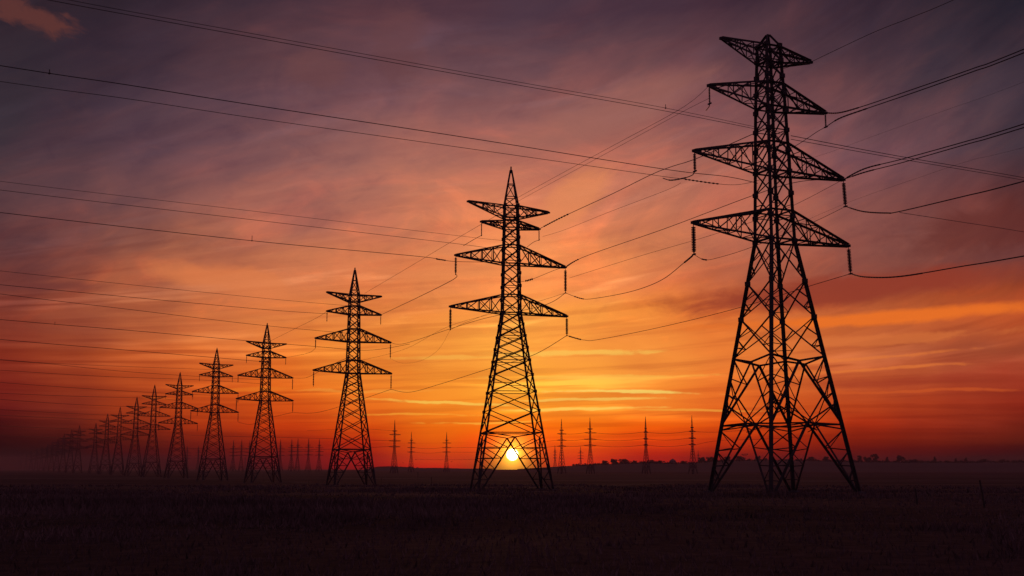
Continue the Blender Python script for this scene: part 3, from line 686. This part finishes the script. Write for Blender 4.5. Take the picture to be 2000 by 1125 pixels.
def att(key, lv, side, what='hang'):
    tw, mw, _ = PY[key]; q = tw.hang if what == 'hang' and (lv, side) in tw.hang else tw.tips
    return mw @ q[lv, side]

# ------------------------------------------------------------------ wires
def catmull(pts, m=10):
    out = []
    n = len(pts)
    for i in range(n - 1):
        p0, p1, p2, p3 = pts[max(i - 1, 0)], pts[i], pts[i + 1], pts[min(i + 2, n - 1)]
        for k in range(m):
            t = k / m
            out.append(0.5 * ((2 * p1) + (p2 - p0) * t + (2 * p0 - 5 * p1 + 4 * p2 - p3) * t * t + (3 * p1 - p0 - 3 * p2 + p3) * t ** 3))
    out.append(pts[-1]); return out
def wire(pts, d0, d1, r, label, group, beads=(), extend=(0, 0), clips=(), name='power_line'):
    """pts: points the wire passes, as 3D points or picture points; picture points get a distance between the ends' (straight in plan)"""
    px = [pix(p) if isinstance(p, Vector) else p for p in pts]
    if isinstance(pts[0], Vector): d0 = pts[0].y
    if isinstance(pts[-1], Vector): d1 = pts[-1].y
    px = [tuple(p) for p in px]
    if extend[0]:
        a, b = px[0], px[1]; px.insert(0, (a[0] + (a[0] - b[0]) / abs(a[0] - b[0]) * extend[0], a[1] + (a[1] - b[1]) / abs(a[0] - b[0]) * extend[0] * 1.08))
    if extend[1]:
        a, b = px[-1], px[-2]; px.append((a[0] + (a[0] - b[0]) / abs(a[0] - b[0]) * extend[1], a[1] + (a[1] - b[1]) / abs(a[0] - b[0]) * extend[1] * 1.08))
    xs = [p[0] for p in px]; X0, X1 = xs[1 if extend[0] else 0], xs[-2 if extend[1] else -1]
    P3 = []
    for p in px:
        t = (p[0] - X0) / (X1 - X0) if abs(X1 - X0) > 1e-3 else 0
        k = 1 / d0 + (1 / d1 - 1 / d0) * t
        P3.append(P(p[0], p[1], 1 / max(k, 1e-4)))
    c = catmull(P3, 12)
    if group == WL: r *= 0.82
    mb = MB(); mb.tube(c, r); o = mb.build(name, WIRE, smooth=True); tag(o, label, 'power line', group)
    for (t0, t1, n, rad) in beads:      # strings of small glazed discs on the wire
        im = MB(); sp = []; rr = []
        for i in range(n * 4):
            t = (t0 + (t1 - t0) * i / (n * 4 - 1)) * (len(c) - 1); q = int(min(t, len(c) - 2)); sp.append(lerp(c[q], c[q + 1], t - q)); rr.append(rad if i % 4 in (1, 2) else max(r * 1.5, rad * 0.35))
        im.tube(sp, rr, 7)
        im.build('insulator_string', GLASS, o)
    for (t, h) in clips:
        q = t * (len(c) - 1); i = int(q); p = lerp(c[i], c[i + 1], q - i); cm = MB(); cm.bar(p - Vector((0, 0, 0.1)), p + Vector((0, 0, h)), 0.06); cm.bar(p - Vector((0.1, 0, 0)), p + Vector((0.1, 0, 0)), 0.1)
        cm.build('wire_marker', WIRE, o)
    return o
WL = 'wires running out of the picture at the left'
WS = 'wires strung between the pylons of the receding line'
WR = 'wires running out of the picture at the right'
WF = 'thin wires between the distant pylons'
E0 = (800, 0); E1 = (0, 950)
# long spans leaving at the left
wire([(95, 0), (500, 74), (1000, 164), (1300, 217), (1540, 265)], 95, 150, .036, 'lower wire of the close pair crossing the top from the upper left corner', WL, extend=(600, 0))
wire([(135, 0), (500, 67), (1000, 158), (1300, 211), (1540, 262)], 97, 152, .030, 'upper fainter wire of the close pair crossing the top from the upper left', WL, extend=(600, 0), clips=[(.80, .45)])
wire([(1545, 265), (1750, 304), (2000, 347)], 152, 200, .045, 'faint wire sloping down right behind the nearest pylon between its two upper crossarms', WR, extend=(0, 260))
wire([(1545, 272), (1750, 309), (2000, 352)], 152, 200, .04, 'lower faint twin of the wire sloping down right behind the nearest pylon', WR, extend=(0, 260))
wire([(0, 128), (250, 166), (500, 206), (900, 267), (1295, 330), (1420, 345), (1480, 358)], 99, 140, .046, 'dark wire entering at the left edge above its fainter twin, ending behind the nearest pylon', WL, extend=E0, clips=[(.18, .35)])
wire([(0, 159), (250, 193), (500, 231), (900, 288), (1270, 341), (1330, 349), (1430, 361), (1490, 350)], 99, 137, .032, 'fainter wire just below its dark twin, meeting the fittings left of the nearest pylon', WL, extend=E0, beads=[(.76, .84, 9, .09)])
wire([(0, 354), (500, 413), (900, 461), (985, 470)], 140, 195, .030, 'faint topmost wire running from left edge to the second pylon', WL, extend=E0)
wire([(0, 371), (500, 430), (900, 477), (985, 490)], 140, 193, .038, 'thin wire between two others from left edge to the second pylon', WL, extend=E0)
wire([(0, 415), (500, 471), (810, 500), (860, 507), (895, 511), (985, 512)], 138, 192, .050, 'dark wire from left edge to upper left wide arm of the second pylon', WL, extend=E0, beads=[(.60, .72, 9, .12)], clips=[(.33, .7)])
wire([(0, 529), (500, 581), (690, 598)], 215, 305, .045, 'very faint wire reaching the third pylon just above its second crossarm', WL, extend=E0)
wire([(0, 556), (500, 603), (640, 613)], 212, 304, .060, 'dark wire ending at the second left crossarm of the third pylon', WL, extend=E0)
wire([(0, 574), (250, 604), (500, 634), (690, 652)], 212, 305, .055, 'dark wire passing above the fourth pylon to the third pylon', WL, extend=E0)
wire([(0, 624), (250, 645), (500, 667), (620, 677), (720, 684), (800, 672)], 215, 303, .062, 'wire touching the top arm of the fourth pylon and passing behind the third', WL, extend=E0, clips=[(.22, .5)])
wire([(0, 663), (250, 684), (450, 701), (510, 706), (530, 707)], 290, 420, .085, 'wire ending at fittings on the second arm of the fourth pylon', WL, extend=E0, beads=[(.78, .95, 8, .3)])
wire([(0, 702), (90, 709), (250, 716), (420, 722)], 350, 505, .06, 'upper branch of the two wires parting left of the fifth pylon', WL, extend=E0)
wire([(0, 703), (90, 710), (250, 726), (420, 737), (520, 742)], 350, 505, .07, 'lower branch of the two wires parting left of the fifth pylon', WL, extend=E0)
wire([(0, 723), (200, 735), (390, 742), (520, 750)], 350, 500, .07, 'wire passing just above the flat top arm of the sixth pylon', WL, extend=E0)
wire([(0, 747), (200, 761), (345, 769), (416, 772)], 440, 636, .09, 'wire meeting the second arm of the sixth pylon', WL, extend=E0)
wire([(0, 768), (150, 774), (300, 778), (345, 782)], 500, 730, .10, 'wire meeting the first fading pylon at its top arm', WL, extend=E0)
wire([(0, 780), (150, 790), (300, 796), (345, 798)], 500, 730, .10, 'wire meeting the first fading pylon at its second arm', WL, extend=E0)
wire([(0, 800), (150, 808), (262, 813)], 600, 854, .11, 'dim low wire reaching the second fading pylon', WL, extend=E0)
wire([(0, 811), (150, 818), (230, 822)], 700, 992, .12, 'dim low wire reaching the third fading pylon', WL, extend=E0)
wire([(0, 832), (150, 838), (206, 840)], 800, 1114, .13, 'dim lowest but one wire reaching the fourth fading pylon', WL, extend=E0)
wire([(0, 851), (150, 856), (206, 858)], 800, 1114, .13, 'dimmest lowest wire at the left edge, reaching the fading bunch', WL, extend=E0)
# between the pylons
wire([att(1, 4, 1), (1590, 556), (1440, 602), (1290, 639), (1170, 663), (1140, 664), att(2, 4, 1)], 0, 0, .036, 'lowest wire hanging from the nearest pylon right arm to the sunlit second pylon', WS, beads=[(.86, .97, 9, .12)])
wire([att(2, 4, 1), (1040, 694), (955, 720), (860, 750), (800, 766), att(3, 4, 1)], 0, 0, .048, 'lowest wire from the second pylon right arm down to the third pylon', WS)
wire([att(3, 4, 1), (700, 782), (640, 801), (605, 807), att(4, 4, 1)], 0, 0, .05, 'lowest sagging wire from the third pylon right arm to the fourth pylon', WS)
wire([att(4, 4, 1), (520, 818), (490, 829), att(5, 4, 1)], 0, 0, .055, 'short sagging wire joining the lowest right arms of fourth and fifth pylons', WS)
wire([att(1, 4, -1), (1335, 514), (1290, 548), (1230, 570), (1160, 583), (1135, 583), att(2, 3, 1)], 0, 0, .038, 'deeply curved wire from nearest pylon lowest left insulator to the second pylon', WS, beads=[(.04, .16, 9, .1), (.8, .9, 5, .1)])
wire([att(1, 4, -1), (1375, 507), (1400, 504), (1470, 482), (1590, 433), att(1, 3, 1)], 0, 0, .028, 'wire looping behind the nearest pylon between its lowest left and right insulators', WS, beads=[(.16, .26, 4, .09)])
wire([att(2, 3, 1), (1060, 597), (950, 621), (880, 642), (790, 671), att(3, 3, 1, 'tip')], 0, 0, .045, 'wire from second pylon middle right insulator crossing behind it to the third pylon', WS)
wire([att(3, 3, 1), (785, 709), (820, 705), (855, 684), att(2, 4, -1)], 0, 0, .016, 'short faint curved wire swinging right from the third pylon', WS)
wire([att(2, 2, 1, 'tip'), (1100, 423), (1193, 380), (1270, 342), (1310, 326), (1362, 309), (1470, 262)], 0, 134, .044, 'dark wire rising from the short right arm of the second pylon to the nearest', WS, beads=[(.05, .19, 11, .12)])
wire([att(2, 3, 1, 'tip'), (1145, 500), (1300, 446), (1470, 382), (1560, 355), att(1, 3, 1, 'tip')], 0, 0, .042, 'dark wire rising from middle right arm of second pylon behind the nearest', WS, beads=[(.03, .16, 10, .12)])
wire([att(2, 3, 1, 'tip'), (1085, 527), (1040, 545), (1015, 551)], 0, 200, .036, 'short wire falling left from the middle right arm tip of second pylon', WS, beads=[(.66, .82, 5, .2)])
wire([(1112, 543), (1250, 500), (1400, 456), (1530, 410), att(1, 3, 1, 'tip')], 193, 0, .024, 'thin wire rising right from below the middle arm tip of the second pylon', WS)
wire([(1330, 357), (1300, 372), (1190, 414), (1105, 448), (1060, 462)], 140, 190, .020, 'faint thin wire parallel under the dark rising wire left of nearest pylon', WS)
wire([att(2, 2, 1), (1042, 473), (1030, 482)], 0, 192, .04, 'short jumper curling left under the short right arm of second pylon', WS)
wire([att(2, 2, -1), (925, 468), (905, 480)], 0, 192, .04, 'short jumper curling left under the short left arm of second pylon', WS)
wire([att(2, 3, -1), (885, 546), (820, 579), (780, 598), att(3, 2, 1, 'tip')], 0, 0, .050, 'dark wire from the left wide arm of second pylon to the third', WS)
wire([att(1, 2, -1, 'tip'), (1330, 212), (1200, 283), (1100, 337), (1020, 381), (985, 400)], 0, 195, .022, 'upper of two faint parallel wires descending left from nearest pylon second arm', WS)
wire([(1385, 192), (1330, 220), (1200, 291), (1100, 345), (1030, 383), (985, 408)], 133, 196, .020, 'lower of two faint parallel wires descending left from nearest pylon second arm', WS)
wire([att(1, 2, -1), (1385, 208), (1379, 216)], 0, 133, .05, 'short dark jumper curling under upper left insulator of the nearest pylon', WS)
wire([att(1, 2, 1), (1598, 256), (1580, 268), (1555, 284), (1520, 300)], 0, 140, .036, 'wire dropping left from upper right insulator of nearest pylon', WS)
wire([att(1, 3, -1), (1352, 342), (1335, 348), (1310, 352), (1295, 348)], 0, 137, .05, 'dark jumper looping left from middle left insulator of the nearest pylon', WS, beads=[(.45, .8, 6, .085)])
wire([(712, 573), (800, 521), (870, 479), (940, 438), (985, 412)], 306, 195, .030, 'faint wire from the spike of third pylon up to the second pylon', WS)
wire([(528, 666), (570, 645), (620, 620), att(3, 2, -1, 'tip')], 420, 0, .035, 'faint wire rising right from the spike of the fourth pylon', WS)
wire([att(4, 2, 1, 'tip'), (600, 690), att(3, 3, -1)], 0, 0, .04, 'faint wire joining second right arm of fourth pylon to the third', WS)
wire([att(4, 3, 1, 'tip'), (600, 737), (640, 716), (690, 694)], 0, 306, .045, 'faint wire rising right from middle right arm of the fourth pylon', WS)
wire([(700, 705), (790, 682), (880, 636), (1020, 598), att(2, 3, 1)], 310, 0, .024, 'very faint wire crossing just below the arms left of second pylon', WS)
wire([att(2, 4, -1), (905, 632), (960, 610), (1010, 592)], 0, 200, .022, 'thin wire rising right from the lowest left insulator of the second pylon', WS)
# leaving at the right
wire([att(1, 2, 1, 'tip'), (1640, 220), (1690, 206), (1790, 172), (1900, 134), (2000, 96)], 0, 100, .05, 'upper wire of the dark pair climbing from second right arm to right edge', WR, extend=E1, beads=[(.04, .30, 13, .09)])
wire([att(1, 2, 1), (1640, 231), (1690, 213), (1790, 179), (1900, 140), (2000, 103)], 0, 100, .05, 'lower wire of the dark pair climbing from second right arm to right edge', WR, extend=E1, beads=[(.12, .34, 9, .09)])
wire([att(1, 3, 1, 'tip'), (1690, 329), (1757, 312), (1880, 278), (2000, 242)], 0, 100, .05, 'upper wire of the dark pair climbing from middle right arm to right edge', WR, extend=E1, beads=[(.05, .30, 12, .09)])
wire([att(1, 3, 1, 'tip'), (1690, 336), (1757, 319), (1880, 284), (2000, 249)], 0, 100, .048, 'lower wire of the dark pair climbing from middle right arm to right edge', WR, extend=E1, beads=[(.10, .26, 8, .085)])
wire([att(1, 3, 1), (1685, 413), (1730, 416), (1757, 413), (1880, 384), (2000, 354)], 0, 100, .055, 'dark single wire from middle right insulator climbing to the right edge', WR, extend=E1, beads=[(.06, .42, 22, .075)])
wire([(1757, 415), (1880, 434), (2000, 453)], 130, 170, .030, 'faint wire sloping down to right edge from the clamp beside nearest pylon', WR, extend=(0, 260))
wire([att(1, 4, 1), (1690, 541), (1757, 540), (1880, 520), (2000, 500)], 0, 100, .055, 'lowest dark wire from the lowest right insulator to the right edge', WR, extend=E1, beads=[(.05, .48, 24, .075)])
wire([att(1, 1, 1), (1700, 66), (1780, 34), (1862, 0)], 0, 108, .030, 'thin wire rising from the top arm of nearest pylon out of the top', WR, extend=(0, 400))
wire([(1525, 136), (1550, 128), att(1, 1, 1)], 136, 0, .026, 'short thin wire between top right arm tip and body of nearest pylon', WS)
wire([(1500, 330), (1600, 304), (1700, 268), (1850, 214), (2000, 160)], 140, 100, .009, 'very faint hair-thin wire rising to right edge between the two dark pairs', WR, extend=E1)
wire([(1520, 455), (1650, 398), (1800, 345), (1900, 312), (2000, 288)], 140, 100, .009, 'very faint hair-thin wire crossing the middle right insulator to the right edge', WR, extend=E1)
# along the far pylons
def far(a, b, lv, lab, sag=4, r=.16, s0=1, s1=-1):
    A_, B_ = att(a, lv, s0, 'tip'), att(b, lv, s1, 'tip'); pa, pb = pix(A_), pix(B_)
    m = [(pa[0] + (pb[0] - pa[0]) * t, pa[1] + (pb[1] - pa[1]) * t + sag * 4 * t * (1 - t)) for t in (.25, .5, .75)]
    wire([A_] + m + [B_], 0, 0, r, lab, WF)
ORD = {1: 'top', 2: 'second', 3: 'third', 4: 'lowest'}
for lv in (2, 3, 4):
    far(34, 35, lv, f'{ORD[lv]} short wire between first and second distant pylons right of the sun', 1)
    far(35, 36, lv, f'{ORD[lv]} wire between second and third distant pylons right of the sun', 3)
    far(36, 37, lv, f'{ORD[lv]} wire between third and fourth distant pylons right of the sun', 3)
for lv in (3, 4):
    far(33, 34, lv, f'{ORD[lv]} wire passing behind the sun between distant pylons on both sides', 4)
    far(32, 33, lv, f'{ORD[lv]} wire between the two thin distant pylons left of the sun', 2)
    wire([(350, 849 + (lv - 3) * 26), (480, 853 + (lv - 3) * 25), (620, 856 + (lv - 3) * 22), att(31, lv, -1, 'tip')], 1700, 0, .17, f'{ORD[lv]} faint wire running left along the horizon from the reddish pylon', WF)
wire([att(31, 1, 1, 'tip'), (700, 838), (600, 841)], 0, 1500, .13, 'topmost faint wire running left from the reddish distant pylon', WF)
wire([att(37, 2, 1, 'tip'), (1400, 844), (1480, 838), (1560, 832)], 0, 1100, .13, 'upper faint wire going right from the distant pylon beside the nearest', WF)
wire([att(37, 4, 1, 'tip'), (1400, 861), (1480, 858), (1560, 854)], 0, 1100, .13, 'lower faint wire going right from the distant pylon beside the nearest', WF)
wire([(812, 897), (870, 898), (935, 897)], 2500, 2500, .2, 'faint low wire between small poles on the horizon left of the sun', WF)


# ------------------------------------------------------------------ hills, trees and small things on the horizon
def ridge(pts, d, half, name='hills'):
    """pts: (px, py of the crest); a rounded bank at distance d"""
    q = []
    for (a, b) in zip(pts, pts[1:]):
        for k in range(10): q.append((a[0] + (b[0] - a[0]) * k / 10, a[1] + (b[1] - a[1]) * k / 10))
    q.append(pts[-1]); mb = MB(); m = 9; mm = len(q)
    for i, (px, py) in enumerate(q):
        c = P(px, py, d); base = ground_z(c.x, c.y, False) - 0.5
        for k in range(m):
            t = k / (m - 1) * 2 - 1
            y = d + t * half; h = (math.cos(t * math.pi) + 1) / 2
            z = base + (c.z - base) * h + 0.25 * noise.noise((c.x * 0.01, y * 0.01, 1)) * h
            mb.v.append((c.x * (y / d), y, z))
    for i in range(mm - 1):
        for k in range(m - 1):
            mb.f.append((i * m + k, (i + 1) * m + k, (i + 1) * m + k + 1, i * m + k + 1))
    tag(mb.build(name, HILL, smooth=True), kind='structure')
HILL = mat('far_field', (0.05, 0.045, 0.03), 0.95, 0, 0.4, 0.01)
CREST = [(1010, 916), (1060, 913), (1110, 910), (1150, 909), (1200, 906), (1260, 904), (1320, 905.5), (1350, 905), (1380, 902), (1430, 900), (1500, 899), (1600, 900), (1680, 902), (1750, 903), (1900, 903), (2050, 902), (2300, 904)]
ridge(CREST, 2300, 420)
ridge([(715, 916), (738, 913.5), (762, 911), (790, 913), (815, 914), (850, 913.8), (900, 915), (960, 916)], 2600, 300)
def crest(px):
    for a, b in zip(CREST, CREST[1:]):
        if px <= b[0]: return a[1] + (b[1] - a[1]) * (px - a[0]) / (b[0] - a[0])
    return 904

def leafball(mb, c, rx, rz, n, s):
    for _ in range(n):
        while True:
            p = Vector((random.uniform(-1, 1), random.uniform(-1, 1), random.uniform(-1, 1)))
            if 0.35 < p.length < 1: break
        p = c + Vector((p.x * rx, p.y * rx, p.z * rz)); u = Vector((random.gauss(0, 1), random.gauss(0, 1), random.gauss(0, 1))).normalized(); v = u.orthogonal().normalized()
        w = u.cross(v); a = s * random.uniform(0.6, 1.3); b = len(mb.v)
        mb.v += [tuple(p + v * a), tuple(p + w * a), tuple(p - v * a), tuple(p - w * a)]; mb.f.append((b, b + 1, b + 2, b + 3))
def tree_proto(kind):
    root = empty('field_tree', (0, 0, 0)); tb = MB(); h = 1.0
    tb.tube([(0, 0, -0.1), (0.01, 0, 0.25), (0, 0.01, 0.6)], [0.05, 0.04, 0.02])
    for k in range(5):
        a = k * 1.26; tb.tube([(0, 0, 0.3 + k * 0.05), (0.14 * math.cos(a), 0.14 * math.sin(a), 0.5 + k * 0.06)], [0.018, 0.008], 5)
    tb.build('trunk', BARK, root); cb = MB()
    if kind == 0:
        for _ in range(9): leafball(cb, Vector((random.uniform(-.28, .28), random.uniform(-.28, .28), random.uniform(.42, .85))), .2, .17, 70, .055)
        leafball(cb, Vector((0, 0, .3)), .34, .22, 150, .06)
    elif kind == 1:
        for k in range(10): leafball(cb, Vector((random.uniform(-.08, .08), random.uniform(-.08, .08), .15 + k * .085)), .3 * (1 - k / 11), .1, 60, .05)
    elif kind == 2:
        for _ in range(12): leafball(cb, Vector((random.uniform(-.6, .6), random.uniform(-.4, .4), random.uniform(.25, .75))), .26, .22, 70, .06)
    else:
        for k in range(7): leafball(cb, Vector((random.uniform(-.15, .3), random.uniform(-.2, .2), .3 + k * .1)), .24, .14, 70, .055)
        leafball(cb, Vector((-.1, 0, .92)), .12, .1, 50, .03)
    cb.build('crown', LEAF, root)
    return root
protos = {}
def tree(px, top, kind, label, d=2300, wide=1.0):
    b = crest(px) + 2.5; base = P(px, b, d); t = P(px, top - 1.6, d); h = t.z - base.z
    if kind not in protos: r = protos[kind] = tree_proto(kind)
    else: r = copy_tree(protos[kind])
    r.location = base; r.scale = (h * wide, h * wide, h); r.rotation_euler = (0, 0, random.uniform(0, 6)); tag(r, label, 'tree', 'trees along the ridge on the right horizon')
T = 'dark tree on the ridge '
for px, top, k, wd, lab in [
    (1182, 900, 0, 1.2, 'low round tree, first on the ridge right of the wide-armed distant pylon'),
    (1200, 897, 0, 1.3, 'broad round tree, second on the ridge right of the wide-armed distant pylon'),
    (1218, 897, 2, 1.2, 'broad flat tree midway between the second and third distant pylons right of sun'),
    (1239, 900, 0, 1.1, 'low tree just left of the third distant pylon'),
    (1272, 899, 2, 1.2, 'low spreading tree just right of the third distant pylon'),
    (1290, 900, 0, 1.1, 'small round tree left of the domed hut on the horizon'),
    (1335, 901, 2, 1.2, 'low spreading tree just right of the domed hut'),
    (1370, 893.5, 0, 1.3, 'tall round tree right of the fourth distant pylon, beside its neighbour'),
    (1388, 893, 2, 1.0, 'broad tree touching the left foot of the nearest pylon'),
    (1420, 892, 0, 1.2, 'round tree seen between the left and middle legs of the nearest pylon'),
    (1444, 891, 2, 1.1, 'broad tree left of the antenna frame under the nearest pylon'),
    (1480, 891, 0, 1.1, 'round tree right of the antenna frame under the nearest pylon'),
    (1585, 893, 2, 1.0, 'broad tree seen just right of the middle legs of nearest pylon'),
    (1612, 892, 0, 1.1, 'round tree seen between middle and right legs of nearest pylon'),
    (1680, 891.5, 3, .9, 'leaning narrow tree just right of the right foot of nearest pylon'),
    (1695, 893, 0, 1.4, 'broad dome-shaped tree between two narrow ones right of nearest pylon'),
    (1710, 888.5, 3, 1.0, 'tallest top-heavy tree right of the nearest pylon'),
    (1733, 894, 1, 1.3, 'pointed tree between the top-heavy tree and the squarish one'),
    (1757, 889.5, 2, .75, 'squarish tall tree with steep left side, right of the pointed one'),
    (1785, 898, 2, 1.5, 'very low spreading bush right of the squarish tree'),
    (1826, 893.5, 1, 1.4, 'sharply pointed tree standing alone midway to the right edge'),
    (1867, 896.5, 1, 1.4, 'small pointed tree, left one of a pair near right edge'),
    (1887, 895.5, 1, 1.6, 'wider pointed tree, right one of a pair near right edge'),
    (1922, 897.5, 2, 1.5, 'low broad tree right of the pointed pair'),
    (1958, 898, 0, 1.3, 'small round tree, last one before the right edge')]:
    tree(px, top, k, lab, 2300 + random.uniform(-20, 20), wd)
# the low wood that fills the ridge between them
wb = MB()
for i in range(620):
    px = random.uniform(1120, 2250); d = 2300 + random.uniform(-60, 60); c = P(px, crest(px) + 0.6, d); h = random.uniform(1.5, 4.2)
    leafball(wb, c + Vector((0, 0, h * 0.4 - 1.0)), random.uniform(3, 7), h, 34, 1.1)
tag(wb.build('distant_wood', LEAF), kind='stuff')
wb = MB()
for i in range(60):
    px = 760 + random.gauss(0, 22); d = 2600; c = P(px, 912.4 + abs(px - 762) * 0.035, d)
    leafball(wb, c, random.uniform(3, 6), random.uniform(1.0, 2.2), 30, 0.9)
tag(wb.build('distant_wood', LEAF), kind='stuff')

# hut with a domed roof and a thin mast
c = P(1314, crest(1314) + 1.5, 2290); hut = empty('domed_hut', c)
m = MB(); m.lathe((0, 0, 0), (0, 0, 1), [(0, 6.0), (4.5, 6.0), (4.6, 0.0)], 16); m.build('wall', STONE, hut)
m = MB(); m.lathe((0, 0, 4.4), (0, 0, 1), [(0, 6.6), (1.5, 6.2), (3.4, 4.6), (4.8, 2.2), (5.6, 0.9), (6.2, 0.1)], 16); m.build('roof', STONE, hut, smooth=True)
m = MB(); m.tube([(0, 0, 10), (0, 0, 20), (0, 0, 30)], [0.55, 0.4, 0.15]); m.build('mast', STEEL, hut)
tag(hut, 'small dark domed hut with a thin mast on the horizon ridge', 'hut')
# antenna frame on the ridge under the nearest pylon
c = P(1455, 901, 2280); an = empty('antenna_mast', c)
m = MB(); m.tube([(0, 0, -1), (0, 0, 14)], [0.8, 0.5]); m.build('pole', STEEL, an)
m = MB(); m.bar((-6, 0, 13), (6, 0, 13.5), 1.0); m.bar((-3, 0, 11), (3, 0, 11), 0.8); m.bar((-6, 0, 13), (-3, 0, 11), .6); m.bar((6, 0, 13.5), (3, 0, 11), .6); m.build('crossbar', STEEL, an)
tag(an, 'short antenna mast with a wide crossbar, under the nearest pylon', 'antenna')
for px, top, lab in [(787, 904, 'small dark stump-like mast on the horizon between two distant pylons'), (812, 896, 'thin pole just right of the thin distant pylon left of the sun'), (882, 901, 'thin pole right of the distant pylon nearest to the sun'), (940, 899, 'thin pole by the left legs of the sunlit pylon'), (1464, 868, 'tall thin mast rising beside the antenna under the nearest pylon')]:
    d = 2500; b = P(px, 915 if px < 1000 else 900, d); t = P(px, top - 1.6, d); h = t.z - b.z; r = empty('thin_mast', b)
    m = MB(); m.tube([(0, 0, -1), (0, 0, h)], [1.0, 0.5] if px != 787 else [2.2, 0.9]); m.build('pole', STEEL, r)
    m = MB(); m.bar((-1.8, 0, h * .86), (1.8, 0, h * .86), 0.5); m.build('crossbar', STEEL, r)
    tag(r, lab, 'mast')

# old fence posts in the field
for px, by, ty, tilt, lab in [
    (816, 953, 922, 0.0, 'thin wooden post in the field right of the third pylon'),
    (842, 957, 932, 0.02, 'thicker wooden post in the field left of the sunlit pylon'),
    (603, 948, 918, 0.0, 'thin wooden post in the field left of the third pylon'),
    (515, 941, 922, 0.0, 'thin post standing between the legs of the fourth pylon'),
    (744, 951, 934, 0.03, 'short post just right of the third pylon'),
    (1755, 943, 924, 0.0, 'faint far post in the field right of the nearest pylon'),
    (1792, 985, 954, -0.08, 'leaning thick post in the dark field right of the nearest pylon'),
    (1836, 968, 954, 0.0, 'short thin post right of the leaning thick one'),
    (1924, 991, 938, -0.14, 'tall leaning post in the field near the right edge')]:
    x, y = gp(px, by); z = ground_z(x, y); t = P(px, ty, y); h = t.z - z; r = empty('fence_post', (x, y, z))
    m = MB(); m.tube([(0, 0, -0.3), (tilt * h * .5, 0.01, h * .5), (tilt * h, 0, h)], [0.055, 0.052, 0.045], 7); m.build('post', WOOD, r)
    m = MB()
    for q in (0.55, 0.88):
        m.lathe((tilt * h * q, 0, h * q - .015), (0, 0, 1), [(0, .058), (.03, .058)], 8)
    m.build('wire_tie', WIRE, r)
    tag(r, lab, 'fence post', 'old posts in the field')
